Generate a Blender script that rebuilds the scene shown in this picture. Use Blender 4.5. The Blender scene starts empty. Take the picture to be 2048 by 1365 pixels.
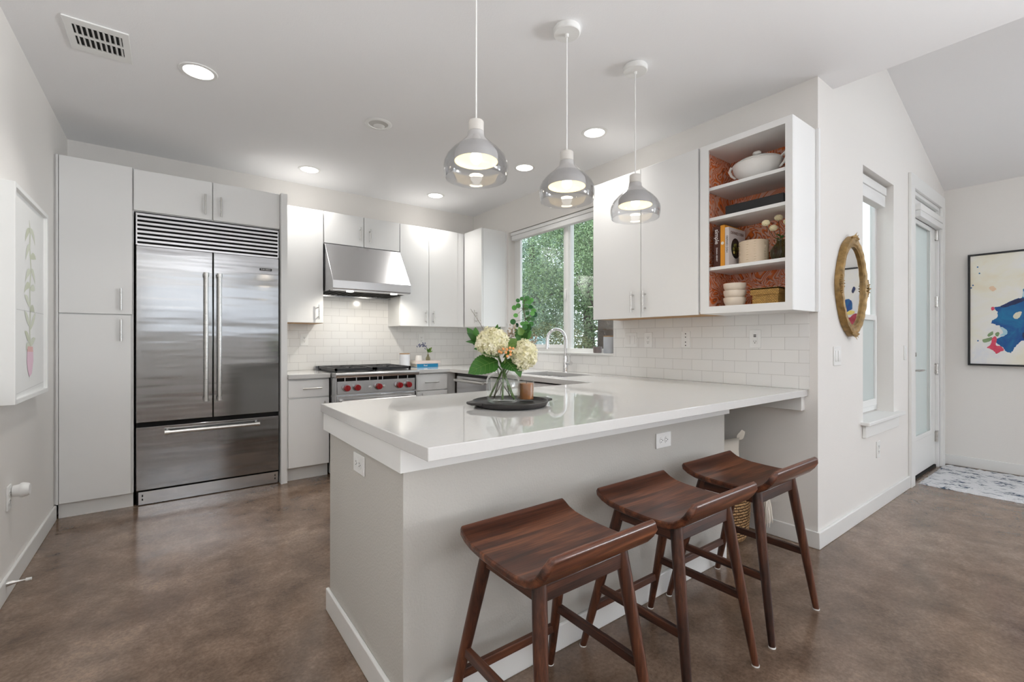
import bpy, bmesh, math, random
from mathutils import Vector, Matrix
PI = math.pi
SC = bpy.context.scene
COL = SC.collection

# ------------------------------------------------------------------ camera, world, exposure
cam_data = bpy.data.cameras.new('camera')
cam_data.sensor_width = 36.0
cam_data.lens = 36.0 * 917.0 / 2048.0
cam_data.clip_start = 0.05
cam_data.clip_end = 200
cam = bpy.data.objects.new('camera', cam_data)
cam.location = (0, 0, 1.2)
cam.rotation_euler = (PI / 2, 0, -math.atan2(686, 917))
COL.objects.link(cam)
SC.camera = cam

VS = SC.view_settings
VS.view_transform = 'Standard'
VS.look = 'None'
VS.exposure = 0.18
VS.gamma = 1.0
VS.use_curve_mapping = False

world = bpy.data.worlds.new('overcast sky')
SC.world = world
world.use_nodes = True
bg = world.node_tree.nodes['Background']
bg.inputs[0].default_value = (0.83, 0.91, 1.0, 1)
bg.inputs[1].default_value = 2.7
SC.cycles.max_bounces = 10
SC.cycles.diffuse_bounces = 5
SC.cycles.glossy_bounces = 4
SC.cycles.transparent_max_bounces = 16
SC.cycles.caustics_reflective = False
SC.cycles.caustics_refractive = False
SC.cycles.sample_clamp_indirect = 6.0


def area_light(name, loc, direction, sx, sy, power, color=(1, 1, 1), spread=180):
    d = bpy.data.lights.new(name, 'AREA')
    d.shape = 'RECTANGLE'
    d.size, d.size_y = sx, sy
    d.energy = power
    d.color = color
    d.spread = math.radians(spread)
    o = bpy.data.objects.new(name, d)
    o.location = loc
    o.rotation_euler = Vector(direction).to_track_quat('-Z', 'Y').to_euler()
    COL.objects.link(o)
    return o


# daylight coming in through the rear windows
DAY = (0.86, 0.93, 1.0)
area_light('daylight_living_window', (0.9, -3.49, 1.93), (0, 1, 0), 2.6, 0.9, 5, DAY)
area_light('daylight_living_window', (4.6, -3.42, 1.55), (0, 1, 0), 2.2, 1.7, 7, DAY)
area_light('added_side_fill', (6.02, -2.0, 1.55), (-1, 0, 0), 1.7, 1.7, 27, DAY)  # side fill added to brighten the left wall, set in a made-up window
# added fill lights, angled up to brighten the ceiling and left wall
area_light('added_up_fill', (4.6, -3.40, 1.1), (-0.80, 0.54, 0.26), 2.2, 0.8, 60, (0.96, 0.98, 1.0), 58)
area_light('added_up_fill', (6.0, -2.0, 1.1), (-0.86, 0.20, 0.42), 1.7, 0.8, 22, (0.96, 0.98, 1.0), 60)
area_light('added_up_fill', (0.4, -3.37, 1.93), (-0.12, 0.62, 0.78), 1.5, 0.85, 46, (0.96, 0.98, 1.0), 100)

# ------------------------------------------------------------------ materials


def lin(c):
    c = c / 255.0
    return c / 12.92 if c <= 0.04045 else ((c + 0.055) / 1.055) ** 2.4


def rgb(r, g, b):
    return (lin(r), lin(g), lin(b), 1.0)


def new_mat(name):
    m = bpy.data.materials.new(name)
    m.use_nodes = True
    nt = m.node_tree
    p = nt.nodes['Principled BSDF']
    return m, nt, p


def N(nt, t, **kw):
    n = nt.nodes.new(t)
    for k, v in kw.items():
        setattr(n, k, v)
    return n


def ramp(nt, stops):
    n = nt.nodes.new('ShaderNodeValToRGB')
    e = n.color_ramp.elements
    while len(e) < len(stops):
        e.new(0.5)
    for i, (pos, c) in enumerate(stops):
        e[i].position = pos
        e[i].color = c
    return n


def coords(nt, scale=(1, 1, 1), kind='Object', loc=(0, 0, 0), rot=(0, 0, 0)):
    tc = N(nt, 'ShaderNodeTexCoord')
    mp = N(nt, 'ShaderNodeMapping')
    mp.inputs['Scale'].default_value = scale
    mp.inputs['Location'].default_value = loc
    mp.inputs['Rotation'].default_value = rot
    nt.links.new(tc.outputs[kind], mp.inputs[0])
    return mp.outputs[0]


def noise(nt, vec, scale, detail=4, rough=0.5, dist=0.0):
    n = N(nt, 'ShaderNodeTexNoise')
    n.inputs['Scale'].default_value = scale
    n.inputs['Detail'].default_value = detail
    n.inputs['Roughness'].default_value = rough
    n.inputs['Distortion'].default_value = dist
    nt.links.new(vec, n.inputs['Vector'])
    return n


def bump(nt, p, height, strength, distance):
    b = N(nt, 'ShaderNodeBump')
    b.inputs['Strength'].default_value = strength
    b.inputs['Distance'].default_value = distance
    nt.links.new(height, b.inputs['Height'])
    nt.links.new(b.outputs[0], p.inputs['Normal'])
    return b


def plain(name, col, rough=0.5, metal=0.0, bump_scale=0, bump_d=0.001, spec=0.5, vary=0.0, vscale=6):
    m, nt, p = new_mat(name)
    p.inputs['Base Color'].default_value = col
    p.inputs['Roughness'].default_value = rough
    p.inputs['Metallic'].default_value = metal
    p.inputs['Specular IOR Level'].default_value = spec
    v = coords(nt)
    if vary:
        n = noise(nt, v, vscale, 4)
        r = ramp(nt, [(0.3, tuple(c * (1 - vary) for c in col[:3]) + (1,)), (0.7, tuple(min(1, c * (1 + vary)) for c in col[:3]) + (1,))])
        nt.links.new(n.outputs[0], r.inputs[0])
        nt.links.new(r.outputs[0], p.inputs['Base Color'])
    if bump_scale:
        n2 = noise(nt, v, bump_scale, 3)
        bump(nt, p, n2.outputs[0], 0.5, bump_d)
    return m


def emit(name, col, strength):
    m = bpy.data.materials.new(name)
    m.use_nodes = True
    nt = m.node_tree
    nt.nodes.remove(nt.nodes['Principled BSDF'])
    e = N(nt, 'ShaderNodeEmission')
    e.inputs[0].default_value = col
    e.inputs[1].default_value = strength
    nt.links.new(e.outputs[0], nt.nodes['Material Output'].inputs[0])
    return m


def clear_glass(name, tint=(1, 1, 1, 1), gloss=0.9):
    m = bpy.data.materials.new(name)
    m.use_nodes = True
    nt = m.node_tree
    nt.nodes.remove(nt.nodes['Principled BSDF'])
    t = N(nt, 'ShaderNodeBsdfTransparent')
    t.inputs[0].default_value = tint
    g = N(nt, 'ShaderNodeBsdfGlossy')
    g.inputs['Color'].default_value = (gloss, gloss, gloss, 1)
    g.inputs['Roughness'].default_value = 0.02
    lw = N(nt, 'ShaderNodeLayerWeight')
    lw.inputs[0].default_value = 0.5
    pw = N(nt, 'ShaderNodeMath', operation='POWER')
    nt.links.new(lw.outputs['Facing'], pw.inputs[0])
    pw.inputs[1].default_value = 4.0
    f = N(nt, 'ShaderNodeMath', operation='MULTIPLY_ADD')
    nt.links.new(pw.outputs[0], f.inputs[0])
    f.inputs[1].default_value = 0.9
    f.inputs[2].default_value = 0.04
    mx = N(nt, 'ShaderNodeMixShader')
    nt.links.new(f.outputs[0], mx.inputs[0])
    nt.links.new(t.outputs[0], mx.inputs[1])
    nt.links.new(g.outputs[0], mx.inputs[2])
    nt.links.new(mx.outputs[0], nt.nodes['Material Output'].inputs[0])
    return m


def tile_mat(name, ax):
    """white 3 x 6 inch subway tile; ax is the world axis that runs along the wall"""
    m, nt, p = new_mat(name)
    tc = N(nt, 'ShaderNodeTexCoord')
    sp = N(nt, 'ShaderNodeSeparateXYZ')
    nt.links.new(tc.outputs['Object'], sp.inputs[0])
    cb = N(nt, 'ShaderNodeCombineXYZ')
    nt.links.new(sp.outputs['XYZ'.index(ax)], cb.inputs[0])
    sub = N(nt, 'ShaderNodeMath', operation='SUBTRACT')
    nt.links.new(sp.outputs[2], sub.inputs[0])
    sub.inputs[1].default_value = 0.915
    nt.links.new(sub.outputs[0], cb.inputs[1])
    b = N(nt, 'ShaderNodeTexBrick')
    b.offset = 0.5
    b.inputs['Scale'].default_value = 1.0
    b.inputs['Brick Width'].default_value = 0.1545
    b.inputs['Row Height'].default_value = 0.0772
    b.inputs['Mortar Size'].default_value = 0.0011
    b.inputs['Mortar Smooth'].default_value = 0.25
    b.inputs['Color1'].default_value = rgb(238, 237, 234)
    b.inputs['Color2'].default_value = rgb(234, 233, 231)
    b.inputs['Mortar'].default_value = rgb(196, 194, 190)
    nt.links.new(cb.outputs[0], b.inputs['Vector'])
    nt.links.new(b.outputs[0], p.inputs['Base Color'])
    p.inputs['Roughness'].default_value = 0.13
    inv = N(nt, 'ShaderNodeMath', operation='SUBTRACT')
    inv.inputs[0].default_value = 1.0
    nt.links.new(b.outputs['Fac'], inv.inputs[1])
    wn = noise(nt, cb.outputs[0], 9, 1)
    ad = N(nt, 'ShaderNodeMath', operation='MULTIPLY_ADD')
    nt.links.new(wn.outputs[0], ad.inputs[0])
    ad.inputs[1].default_value = 0.6
    nt.links.new(inv.outputs[0], ad.inputs[2])
    bump(nt, p, ad.outputs[0], 0.5, 0.0012)
    return m


def floor_mat():
    m, nt, p = new_mat('polished stained concrete')
    v = coords(nt)
    big = noise(nt, v, 0.9, 6, 0.6, 0.6)
    r1 = ramp(nt, [(0.25, rgb(99, 79, 65)), (0.48, rgb(129, 108, 92)), (0.75, rgb(163, 142, 125))])
    nt.links.new(big.outputs[0], r1.inputs[0])
    mid = noise(nt, v, 5.5, 8, 0.7, 0.3)
    r2 = ramp(nt, [(0.3, (0.50, 0.48, 0.46, 1)), (0.7, (1.24, 1.24, 1.24, 1))])
    nt.links.new(mid.outputs[0], r2.inputs[0])
    mx = N(nt, 'ShaderNodeMix', data_type='RGBA', blend_type='MULTIPLY')
    mx.inputs[0].default_value = 1.0
    nt.links.new(r1.outputs[0], mx.inputs[6])
    nt.links.new(r2.outputs[0], mx.inputs[7])
    fine = noise(nt, v, 70, 4, 0.7)
    r3 = ramp(nt, [(0.35, (0.72, 0.71, 0.70, 1)), (0.65, (1.22, 1.22, 1.22, 1))])
    nt.links.new(fine.outputs[0], r3.inputs[0])
    mx2 = N(nt, 'ShaderNodeMix', data_type='RGBA', blend_type='MULTIPLY')
    mx2.inputs[0].default_value = 0.8
    nt.links.new(mx.outputs[2], mx2.inputs[6])
    nt.links.new(r3.outputs[0], mx2.inputs[7])
    # dark blue grey stain and pale blotches of the acid stain
    st = noise(nt, coords(nt, loc=(3.1, 7.7, 0)), 0.75, 5, 0.6, 0.5)
    r4 = ramp(nt, [(0.60, (0, 0, 0, 1)), (0.70, (1, 1, 1, 1))])
    nt.links.new(st.outputs[0], r4.inputs[0])
    mx3 = N(nt, 'ShaderNodeMix', data_type='RGBA')
    nt.links.new(r4.outputs[0], mx3.inputs[0])
    nt.links.new(mx2.outputs[2], mx3.inputs[6])
    mx3.inputs[7].default_value = rgb(84, 74, 70)
    nt.links.new(mx3.outputs[2], p.inputs['Base Color'])
    rr = N(nt, 'ShaderNodeMapRange')
    rr.inputs['To Min'].default_value = 0.10
    rr.inputs['To Max'].default_value = 0.26
    nt.links.new(mid.outputs[0], rr.inputs[0])
    nt.links.new(rr.outputs[0], p.inputs['Roughness'])
    p.inputs['Specular IOR Level'].default_value = 0.55
    bump(nt, p, noise(nt, v, 30, 4, 0.6).outputs[0], 0.12, 0.002)
    return m


def steel_mat(name, wave=0.0, rough=0.24, col=(0.60, 0.60, 0.61, 1), brush=(2, 2, 260)):
    m, nt, p = new_mat(name)
    p.inputs['Base Color'].default_value = col
    p.inputs['Metallic'].default_value = 1.0
    p.inputs['Roughness'].default_value = rough
    v = coords(nt, scale=brush)
    n = noise(nt, v, 1.5, 3, 0.6)
    rr = N(nt, 'ShaderNodeMapRange')
    rr.inputs['To Min'].default_value = rough * 0.8
    rr.inputs['To Max'].default_value = rough * 1.25
    nt.links.new(n.outputs[0], rr.inputs[0])
    nt.links.new(rr.outputs[0], p.inputs['Roughness'])
    if wave:
        w = noise(nt, coords(nt, scale=(0.5, 1, 5.0)), 1.7, 2.0, 0.5)
        bump(nt, p, w.outputs[0], 1.0, wave)
    return m


def wood_mat(name, dark, mid, light, axis='X', rough=0.33, scale=1.0, coat=0.0):
    m, nt, p = new_mat(name)
    s = {'X': (0.9, 9, 9), 'Y': (9, 0.9, 9), 'Z': (9, 9, 0.9)}[axis]
    v = coords(nt, scale=tuple(c * scale for c in s))
    n1 = noise(nt, v, 1.7, 5, 0.6, 0.9)
    r = ramp(nt, [(0.34, dark), (0.5, mid), (0.68, light)])
    nt.links.new(n1.outputs[0], r.inputs[0])
    v2 = coords(nt, scale=tuple(c * scale * (1.0 if c < 1 else 9) for c in s))
    n2 = noise(nt, v2, 2.0, 4, 0.7)
    r2 = ramp(nt, [(0.35, (0.42, 0.40, 0.39, 1)), (0.6, (1.15, 1.15, 1.15, 1))])
    nt.links.new(n2.outputs[0], r2.inputs[0])
    mx = N(nt, 'ShaderNodeMix', data_type='RGBA', blend_type='MULTIPLY')
    mx.inputs[0].default_value = 0.75
    nt.links.new(r.outputs[0], mx.inputs[6])
    nt.links.new(r2.outputs[0], mx.inputs[7])
    nt.links.new(mx.outputs[2], p.inputs['Base Color'])
    p.inputs['Roughness'].default_value = rough
    p.inputs['Coat Weight'].default_value = coat
    p.inputs['Coat Roughness'].default_value = 0.2
    bump(nt, p, n2.outputs[0], 0.15, 0.0006)
    return m


def wallpaper_mat():
    m, nt, p = new_mat('orange marbled wallpaper')
    v = coords(nt, loc=(4, 1, 2))
    d = noise(nt, v, 3.0, 1, 0.4)
    sub = N(nt, 'ShaderNodeVectorMath', operation='SCALE')
    sub.inputs['Scale'].default_value = 1.1
    nt.links.new(d.outputs['Color'], sub.inputs[0])
    add = N(nt, 'ShaderNodeVectorMath', operation='ADD')
    nt.links.new(v, add.inputs[0])
    nt.links.new(sub.outputs[0], add.inputs[1])
    n = noise(nt, add.outputs[0], 2.6, 3, 0.55, 0.4)
    mul = N(nt, 'ShaderNodeMath', operation='MULTIPLY')
    mul.inputs[1].default_value = 24.0
    nt.links.new(n.outputs[0], mul.inputs[0])
    fr = N(nt, 'ShaderNodeMath', operation='FRACT')
    nt.links.new(mul.outputs[0], fr.inputs[0])
    r = ramp(nt, [(0.0, rgb(112, 48, 18)), (0.10, rgb(214, 100, 38)), (0.38, rgb(230, 124, 58)), (0.5, rgb(226, 180, 160)), (0.88, rgb(222, 170, 150)), (1.0, rgb(140, 62, 26))])
    nt.links.new(fr.outputs[0], r.inputs[0])
    nt.links.new(r.outputs[0], p.inputs['Base Color'])
    p.inputs['Roughness'].default_value = 0.38
    return m


def weave_mat(name, c1, c2, sx, sz, rough=0.7, depth=0.004, radius=0.0):
    m, nt, p = new_mat(name)
    tc = N(nt, 'ShaderNodeTexCoord')
    sp = N(nt, 'ShaderNodeSeparateXYZ')
    nt.links.new(tc.outputs['Object'], sp.inputs[0])
    at = N(nt, 'ShaderNodeMath', operation='ADD')
    nt.links.new(sp.outputs[0], at.inputs[0])
    nt.links.new(sp.outputs[1], at.inputs[1])
    cb = N(nt, 'ShaderNodeCombineXYZ')
    if radius:
        at.operation = 'ARCTAN2'
        mr = N(nt, 'ShaderNodeMath', operation='MULTIPLY')
        mr.inputs[1].default_value = radius
        nt.links.new(at.outputs[0], mr.inputs[0])
        at = mr
    nt.links.new(at.outputs[0], cb.inputs[0])
    nt.links.new(sp.outputs[2], cb.inputs[1])
    wob = noise(nt, tc.outputs['Object'], 38, 2)
    wad = N(nt, 'ShaderNodeVectorMath', operation='MULTIPLY_ADD')
    nt.links.new(wob.outputs['Color'], wad.inputs[0])
    wad.inputs[1].default_value = (sx * 0.7, sz * 0.6, 0)
    nt.links.new(cb.outputs[0], wad.inputs[2])
    cb = wad
    b = N(nt, 'ShaderNodeTexBrick')
    b.offset = 0.5
    b.inputs['Scale'].default_value = 1.0
    b.inputs['Brick Width'].default_value = sx
    b.inputs['Row Height'].default_value = sz
    b.inputs['Mortar Size'].default_value = min(sx, sz) * 0.16
    b.inputs['Mortar Smooth'].default_value = 1.0
    b.inputs['Color1'].default_value = c1
    b.inputs['Color2'].default_value = tuple(x * 0.72 for x in c1[:3]) + (1,)
    b.inputs['Mortar'].default_value = c2
    nt.links.new(cb.outputs[0], b.inputs['Vector'])
    nt.links.new(b.outputs[0], p.inputs['Base Color'])
    p.inputs['Roughness'].default_value = rough
    inv = N(nt, 'ShaderNodeMath', operation='SUBTRACT')
    inv.inputs[0].default_value = 1.0
    nt.links.new(b.outputs['Fac'], inv.inputs[1])
    bump(nt, p, inv.outputs[0], 1.0, depth)
    return m


def leaf_mat(name, c1, c2, rough=0.4, trans=0.25):
    m, nt, p = new_mat(name)
    g = N(nt, 'ShaderNodeNewGeometry')
    r = ramp(nt, [(0.0, c1), (1.0, c2)])
    nt.links.new(g.outputs['Random Per Island'], r.inputs[0])
    nt.links.new(r.outputs[0], p.inputs['Base Color'])
    p.inputs['Roughness'].default_value = rough
    t = N(nt, 'ShaderNodeBsdfTranslucent')
    nt.links.new(r.outputs[0], t.inputs[0])
    mx = N(nt, 'ShaderNodeMixShader')
    mx.inputs[0].default_value = trans
    nt.links.new(p.outputs[0], mx.inputs[1])
    nt.links.new(t.outputs[0], mx.inputs[2])
    nt.links.new(mx.outputs[0], nt.nodes['Material Output'].inputs[0])
    return m


def rug_mat():
    m, nt, p = new_mat('white shag with indigo streaks')
    v = coords(nt, scale=(14, 3.2, 1))
    n = noise(nt, v, 1.0, 5, 0.65, 0.8)
    sb = N(nt, 'ShaderNodeMath', operation='SUBTRACT')
    sb.inputs[1].default_value = 0.5
    nt.links.new(n.outputs[0], sb.inputs[0])
    ab = N(nt, 'ShaderNodeMath', operation='ABSOLUTE')
    nt.links.new(sb.outputs[0], ab.inputs[0])
    gate = noise(nt, coords(nt), 9.0, 2)
    gr = ramp(nt, [(0.42, (0, 0, 0, 1)), (0.56, (1, 1, 1, 1))])
    nt.links.new(gate.outputs[0], gr.inputs[0])
    r = ramp(nt, [(0.0, (1, 1, 1, 1)), (0.018, (1, 1, 1, 1)), (0.034, (0, 0, 0, 1))])
    nt.links.new(ab.outputs[0], r.inputs[0])
    ml = N(nt, 'ShaderNodeMath', operation='MULTIPLY')
    nt.links.new(r.outputs[0], ml.inputs[0])
    nt.links.new(gr.outputs[0], ml.inputs[1])
    mx = N(nt, 'ShaderNodeMix', data_type='RGBA')
    nt.links.new(ml.outputs[0], mx.inputs[0])
    mx.inputs[6].default_value = rgb(232, 232, 234)
    mx.inputs[7].default_value = rgb(34, 66, 92)
    nt.links.new(mx.outputs[2], p.inputs['Base Color'])
    p.inputs['Roughness'].default_value = 0.9
    bump(nt, p, noise(nt, coords(nt, scale=(60, 200, 1)), 1.0, 3).outputs[0], 1.0, 0.01)
    return m


M = {}
M['cab'] = plain('white satin cabinet paint', rgb(236, 236, 235), 0.38, spec=0.4)
M['gap'] = plain('dark cabinet gap', rgb(120, 118, 114), 0.7)
M['ply'] = wood_mat('maple plywood', rgb(170, 126, 76), rgb(196, 152, 98), rgb(212, 172, 118), 'Y', 0.5)
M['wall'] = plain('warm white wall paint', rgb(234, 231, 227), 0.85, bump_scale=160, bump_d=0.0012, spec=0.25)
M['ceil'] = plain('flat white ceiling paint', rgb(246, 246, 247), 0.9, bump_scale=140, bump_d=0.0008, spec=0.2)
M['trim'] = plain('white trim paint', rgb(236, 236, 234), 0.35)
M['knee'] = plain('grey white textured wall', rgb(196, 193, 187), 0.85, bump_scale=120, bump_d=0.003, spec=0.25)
M['floor'] = floor_mat()
M['quartz'] = plain('white polished quartz', rgb(214, 213, 211), 0.03, vary=0.012, vscale=90, spec=0.75)
M['tile_x'] = tile_mat('white subway tile along back wall', 'X')
M['tile_y'] = tile_mat('white subway tile along right wall', 'Y')
M['steel'] = steel_mat('brushed stainless steel', 0.0)
M['fridge'] = steel_mat('polished fridge steel', 0.0036, 0.12, (0.325, 0.325, 0.33, 1), (60, 2, 2))
M['nickel'] = steel_mat('satin nickel', 0.0, 0.28, (0.66, 0.65, 0.63, 1))
M['chrome'] = steel_mat('polished chrome', 0.0, 0.06, (0.78, 0.78, 0.79, 1))
M['black'] = plain('black enamel', rgb(26, 26, 28), 0.4)
M['iron'] = plain('cast iron', rgb(40, 40, 42), 0.45, bump_scale=200)
M['dark'] = plain('dark recess', rgb(22, 21, 20), 0.8)
M['red'] = plain('red knob enamel', rgb(150, 22, 28), 0.22)
M['plastic'] = plain('white plastic', rgb(238, 238, 236), 0.35)
M['slot'] = plain('dark slot', rgb(40, 40, 40), 0.6)
W1, W2, W3 = rgb(40, 20, 13), rgb(90, 49, 31), rgb(140, 86, 56)
M['seat'] = wood_mat('oiled walnut seat', W1, W2, W3, 'X', 0.3, 1.0, 0.15)
M['leg'] = wood_mat('oiled walnut leg', W1, rgb(76, 42, 28), rgb(112, 67, 45), 'Z', 0.35, 1.2)
M['railx'] = wood_mat('oiled walnut cross rail', W1, rgb(76, 42, 28), rgb(112, 67, 45), 'X', 0.35, 1.2)
M['raily'] = wood_mat('oiled walnut side rail', W1, rgb(76, 42, 28), rgb(112, 67, 45), 'Y', 0.35, 1.2)
M['glass'] = clear_glass('clear window glass', (0.96, 0.98, 0.97, 1), 0.9)
M['smoke'] = clear_glass('smoked grey glass', (0.89, 0.893, 0.90, 1), 0.85)
M['vase'] = clear_glass('clear vase glass', (0.965, 0.975, 0.97, 1), 0.95)
M['mirror'] = plain('silvered mirror', (0.92, 0.92, 0.92, 1), 0.01, 1.0)
M['wallpaper'] = wallpaper_mat()
M['lamp'] = emit('lit downlight lens', (1.0, 0.97, 0.92, 1), 6.0)
M['bulb'] = emit('lit warm bulb', (1.0, 0.92, 0.80, 1), 5.0)
M['hoodlamp'] = emit('lit hood lamp', (1.0, 0.95, 0.86, 1), 10.0)


def frosted():
    m, nt, p = new_mat('frosted privacy glass')
    p.inputs['Base Color'].default_value = (0.62, 0.65, 0.64, 1)
    p.inputs['Roughness'].default_value = 0.25
    t = N(nt, 'ShaderNodeBsdfTranslucent')
    t.inputs[0].default_value = (0.74, 0.76, 0.74, 1)
    mx = N(nt, 'ShaderNodeMixShader')
    mx.inputs[0].default_value = 0.6
    nt.links.new(p.outputs[0], mx.inputs[1])
    nt.links.new(t.outputs[0], mx.inputs[2])
    nt.links.new(mx.outputs[0], nt.nodes['Material Output'].inputs[0])
    return m


M['frost'] = frosted()

# ------------------------------------------------------------------ mesh helpers


class MB:
    def __init__(s, M=None):
        s.bm = bmesh.new()
        s.M = M or Matrix.Identity(4)
        s.mi = 0

    def _v(s, pts):
        return [s.bm.verts.new(s.M @ Vector(p)) for p in pts]

    def face(s, pts):
        f = s.bm.faces.new(s._v(pts))
        f.material_index = s.mi
        return f

    def box(s, x0, x1, y0, y1, z0, z1, bevel=0.0, seg=2):
        v = s._v([(x0, y0, z0), (x1, y0, z0), (x1, y1, z0), (x0, y1, z0), (x0, y0, z1), (x1, y0, z1), (x1, y1, z1), (x0, y1, z1)])
        fs = []
        for q in ((3, 2, 1, 0), (4, 5, 6, 7), (0, 1, 5, 4), (1, 2, 6, 5), (2, 3, 7, 6), (3, 0, 4, 7)):
            f = s.bm.faces.new([v[i] for i in q])
            f.material_index = s.mi
            fs.append(f)
        if bevel:
            es = list({e for f in fs for e in f.edges})
            r = bmesh.ops.bevel(s.bm, geom=es, offset=bevel, segments=seg, profile=0.5, affect='EDGES')
            for f in r['faces']:
                f.material_index = s.mi
        return s

    def lathe(s, prof, cx=0, cy=0, cz=0, n=32, sx=1.0, sy=1.0, cap=False):
        rings = []
        for r, z in prof:
            if r < 1e-6:
                rings.append(s._v([(cx, cy, cz + z)]))
            else:
                rings.append(s._v([(cx + sx * r * math.cos(2 * PI * i / n), cy + sy * r * math.sin(2 * PI * i / n), cz + z) for i in range(n)]))
        for a, b in zip(rings, rings[1:]):
            for i in range(n):
                j = (i + 1) % n
                if len(a) == 1 and len(b) == 1:
                    continue
                if len(a) == 1:
                    q = [a[0], b[j], b[i]]
                elif len(b) == 1:
                    q = [a[i], a[j], b[0]]
                else:
                    q = [a[i], a[j], b[j], b[i]]
                f = s.bm.faces.new(q)
                f.material_index = s.mi
        if cap:
            for rg, rev in ((rings[0], True), (rings[-1], False)):
                if len(rg) > 2:
                    f = s.bm.faces.new(rg[::-1] if rev else rg)
                    f.material_index = s.mi
        return s

    def tube(s, pts, rad, n=12, cap=True):
        pts = [Vector(p) for p in pts]
        if not hasattr(rad, '__len__'):
            rad = [rad] * len(pts)
        rings = []
        d0 = (pts[1] - pts[0]).normalized()
        ref = Vector((0, 0, 1)) if abs(d0.z) < 0.9 else Vector((1, 0, 0))
        u = d0.cross(ref).normalized()
        for i, p in enumerate(pts):
            if i == 0:
                d = pts[1] - pts[0]
            elif i == len(pts) - 1:
                d = pts[-1] - pts[-2]
            else:
                d = (pts[i + 1] - pts[i]).normalized() + (pts[i] - pts[i - 1]).normalized()
            d.normalize()
            u = (u - d * u.dot(d))
            if u.length < 1e-6:
                u = d.orthogonal()
            u.normalize()
            w = d.cross(u)
            rings.append(s._v([p + (u * math.cos(2 * PI * k / n) + w * math.sin(2 * PI * k / n)) * rad[i] for k in range(n)]))
        for a, b in zip(rings, rings[1:]):
            for k in range(n):
                j = (k + 1) % n
                f = s.bm.faces.new([a[k], a[j], b[j], b[k]])
                f.material_index = s.mi
        if cap:
            f = s.bm.faces.new(rings[0][::-1]); f.material_index = s.mi
            f = s.bm.faces.new(rings[-1]); f.material_index = s.mi
        return s

    def prism(s, poly, h0, h1, axis='Z'):
        """poly: 2-D outline; axis: extrusion axis (Z: xy, X: yz, Y: xz)"""
        def P(a, b, h):
            return {'Z': (a, b, h), 'X': (h, a, b), 'Y': (a, h, b)}[axis]
        lo = s._v([P(a, b, h0) for a, b in poly])
        hi = s._v([P(a, b, h1) for a, b in poly])
        n = len(poly)
        fs = [s.bm.faces.new(lo[::-1]), s.bm.faces.new(hi)]
        for i in range(n):
            j = (i + 1) % n
            fs.append(s.bm.faces.new([lo[i], lo[j], hi[j], hi[i]]))
        for f in fs:
            f.material_index = s.mi
        return s

    def slab(s, us, vs, inc, h0, h1, axis='Z'):
        """welded slab on a grid with holes; inc(um, vm) says whether a cell is solid"""
        def P(a, b, h):
            return {'Z': (a, b, h), 'X': (h, a, b), 'Y': (a, h, b)}[axis]
        cache = {}

        def V(i, j, k):
            if (i, j, k) not in cache:
                cache[(i, j, k)] = s.bm.verts.new(s.M @ Vector(P(us[i], vs[j], (h0, h1)[k])))
            return cache[(i, j, k)]
        nu, nv = len(us) - 1, len(vs) - 1
        ok = [[inc((us[i] + us[i + 1]) / 2, (vs[j] + vs[j + 1]) / 2) for j in range(nv)] for i in range(nu)]
        get = lambda i, j: 0 <= i < nu and 0 <= j < nv and ok[i][j]
        fs = []
        for i in range(nu):
            for j in range(nv):
                if not ok[i][j]:
                    continue
                fs.append([V(i, j, 1), V(i + 1, j, 1), V(i + 1, j + 1, 1), V(i, j + 1, 1)])
                fs.append([V(i, j + 1, 0), V(i + 1, j + 1, 0), V(i + 1, j, 0), V(i, j, 0)])
                if not get(i - 1, j): fs.append([V(i, j, 0), V(i, j, 1), V(i, j + 1, 1), V(i, j + 1, 0)])
                if not get(i + 1, j): fs.append([V(i + 1, j, 1), V(i + 1, j, 0), V(i + 1, j + 1, 0), V(i + 1, j + 1, 1)])
                if not get(i, j - 1): fs.append([V(i, j, 1), V(i, j, 0), V(i + 1, j, 0), V(i + 1, j, 1)])
                if not get(i, j + 1): fs.append([V(i, j + 1, 0), V(i, j + 1, 1), V(i + 1, j + 1, 1), V(i + 1, j + 1, 0)])
        for q in fs:
            f = s.bm.faces.new(q)
            f.material_index = s.mi
        return s

    def ball(s, c, r, seg=12, rings=8, sx=1, sy=1, sz=1):
        prof = [(r * math.sin(PI * k / rings), -r * sz * math.cos(PI * k / rings)) for k in range(rings + 1)]
        prof[0] = (0, -r * sz); prof[-1] = (0, r * sz)
        return s.lathe(prof, c[0], c[1], c[2], seg, sx, sy)

    def leaf(s, base, tip, normal, width, prof=None, fold=0.15, curl=0.1, n=8, serr=0.0, veins=None, wave=0.0):
        base, tip = Vector(base), Vector(tip)
        d = tip - base
        L = d.length
        nrm = Vector(normal)
        side = d.cross(nrm).normalized()
        nrm = side.cross(d).normalized()

        def W_(t):
            if not prof:
                return math.sin(PI * t ** 0.8)
            f = t * (len(prof) - 1)
            i = min(len(prof) - 2, int(f))
            return prof[i] + (prof[i + 1] - prof[i]) * (f - i)

        def P_(t, e):
            w = max(0.004, W_(t)) * width / 2
            c = base + d * t + nrm * (-curl * L * (t - 0.5) ** 2 * 2)
            return c + side * e * w + nrm * (fold * w * abs(e) + wave * L * math.sin(9 * t + 2 * e) * abs(e))
        rows = []
        for k in range(n + 1):
            t = k / n
            j = 1 + (serr if k % 2 else -serr)
            rows.append(s._v([P_(t, -j), P_(t, -0.5), P_(t, 0), P_(t, 0.5), P_(t, j)]))
        for a, b in zip(rows, rows[1:]):
            for k in range(4):
                f = s.bm.faces.new([a[k], a[k + 1], b[k + 1], b[k]])
                f.material_index = s.mi
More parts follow.
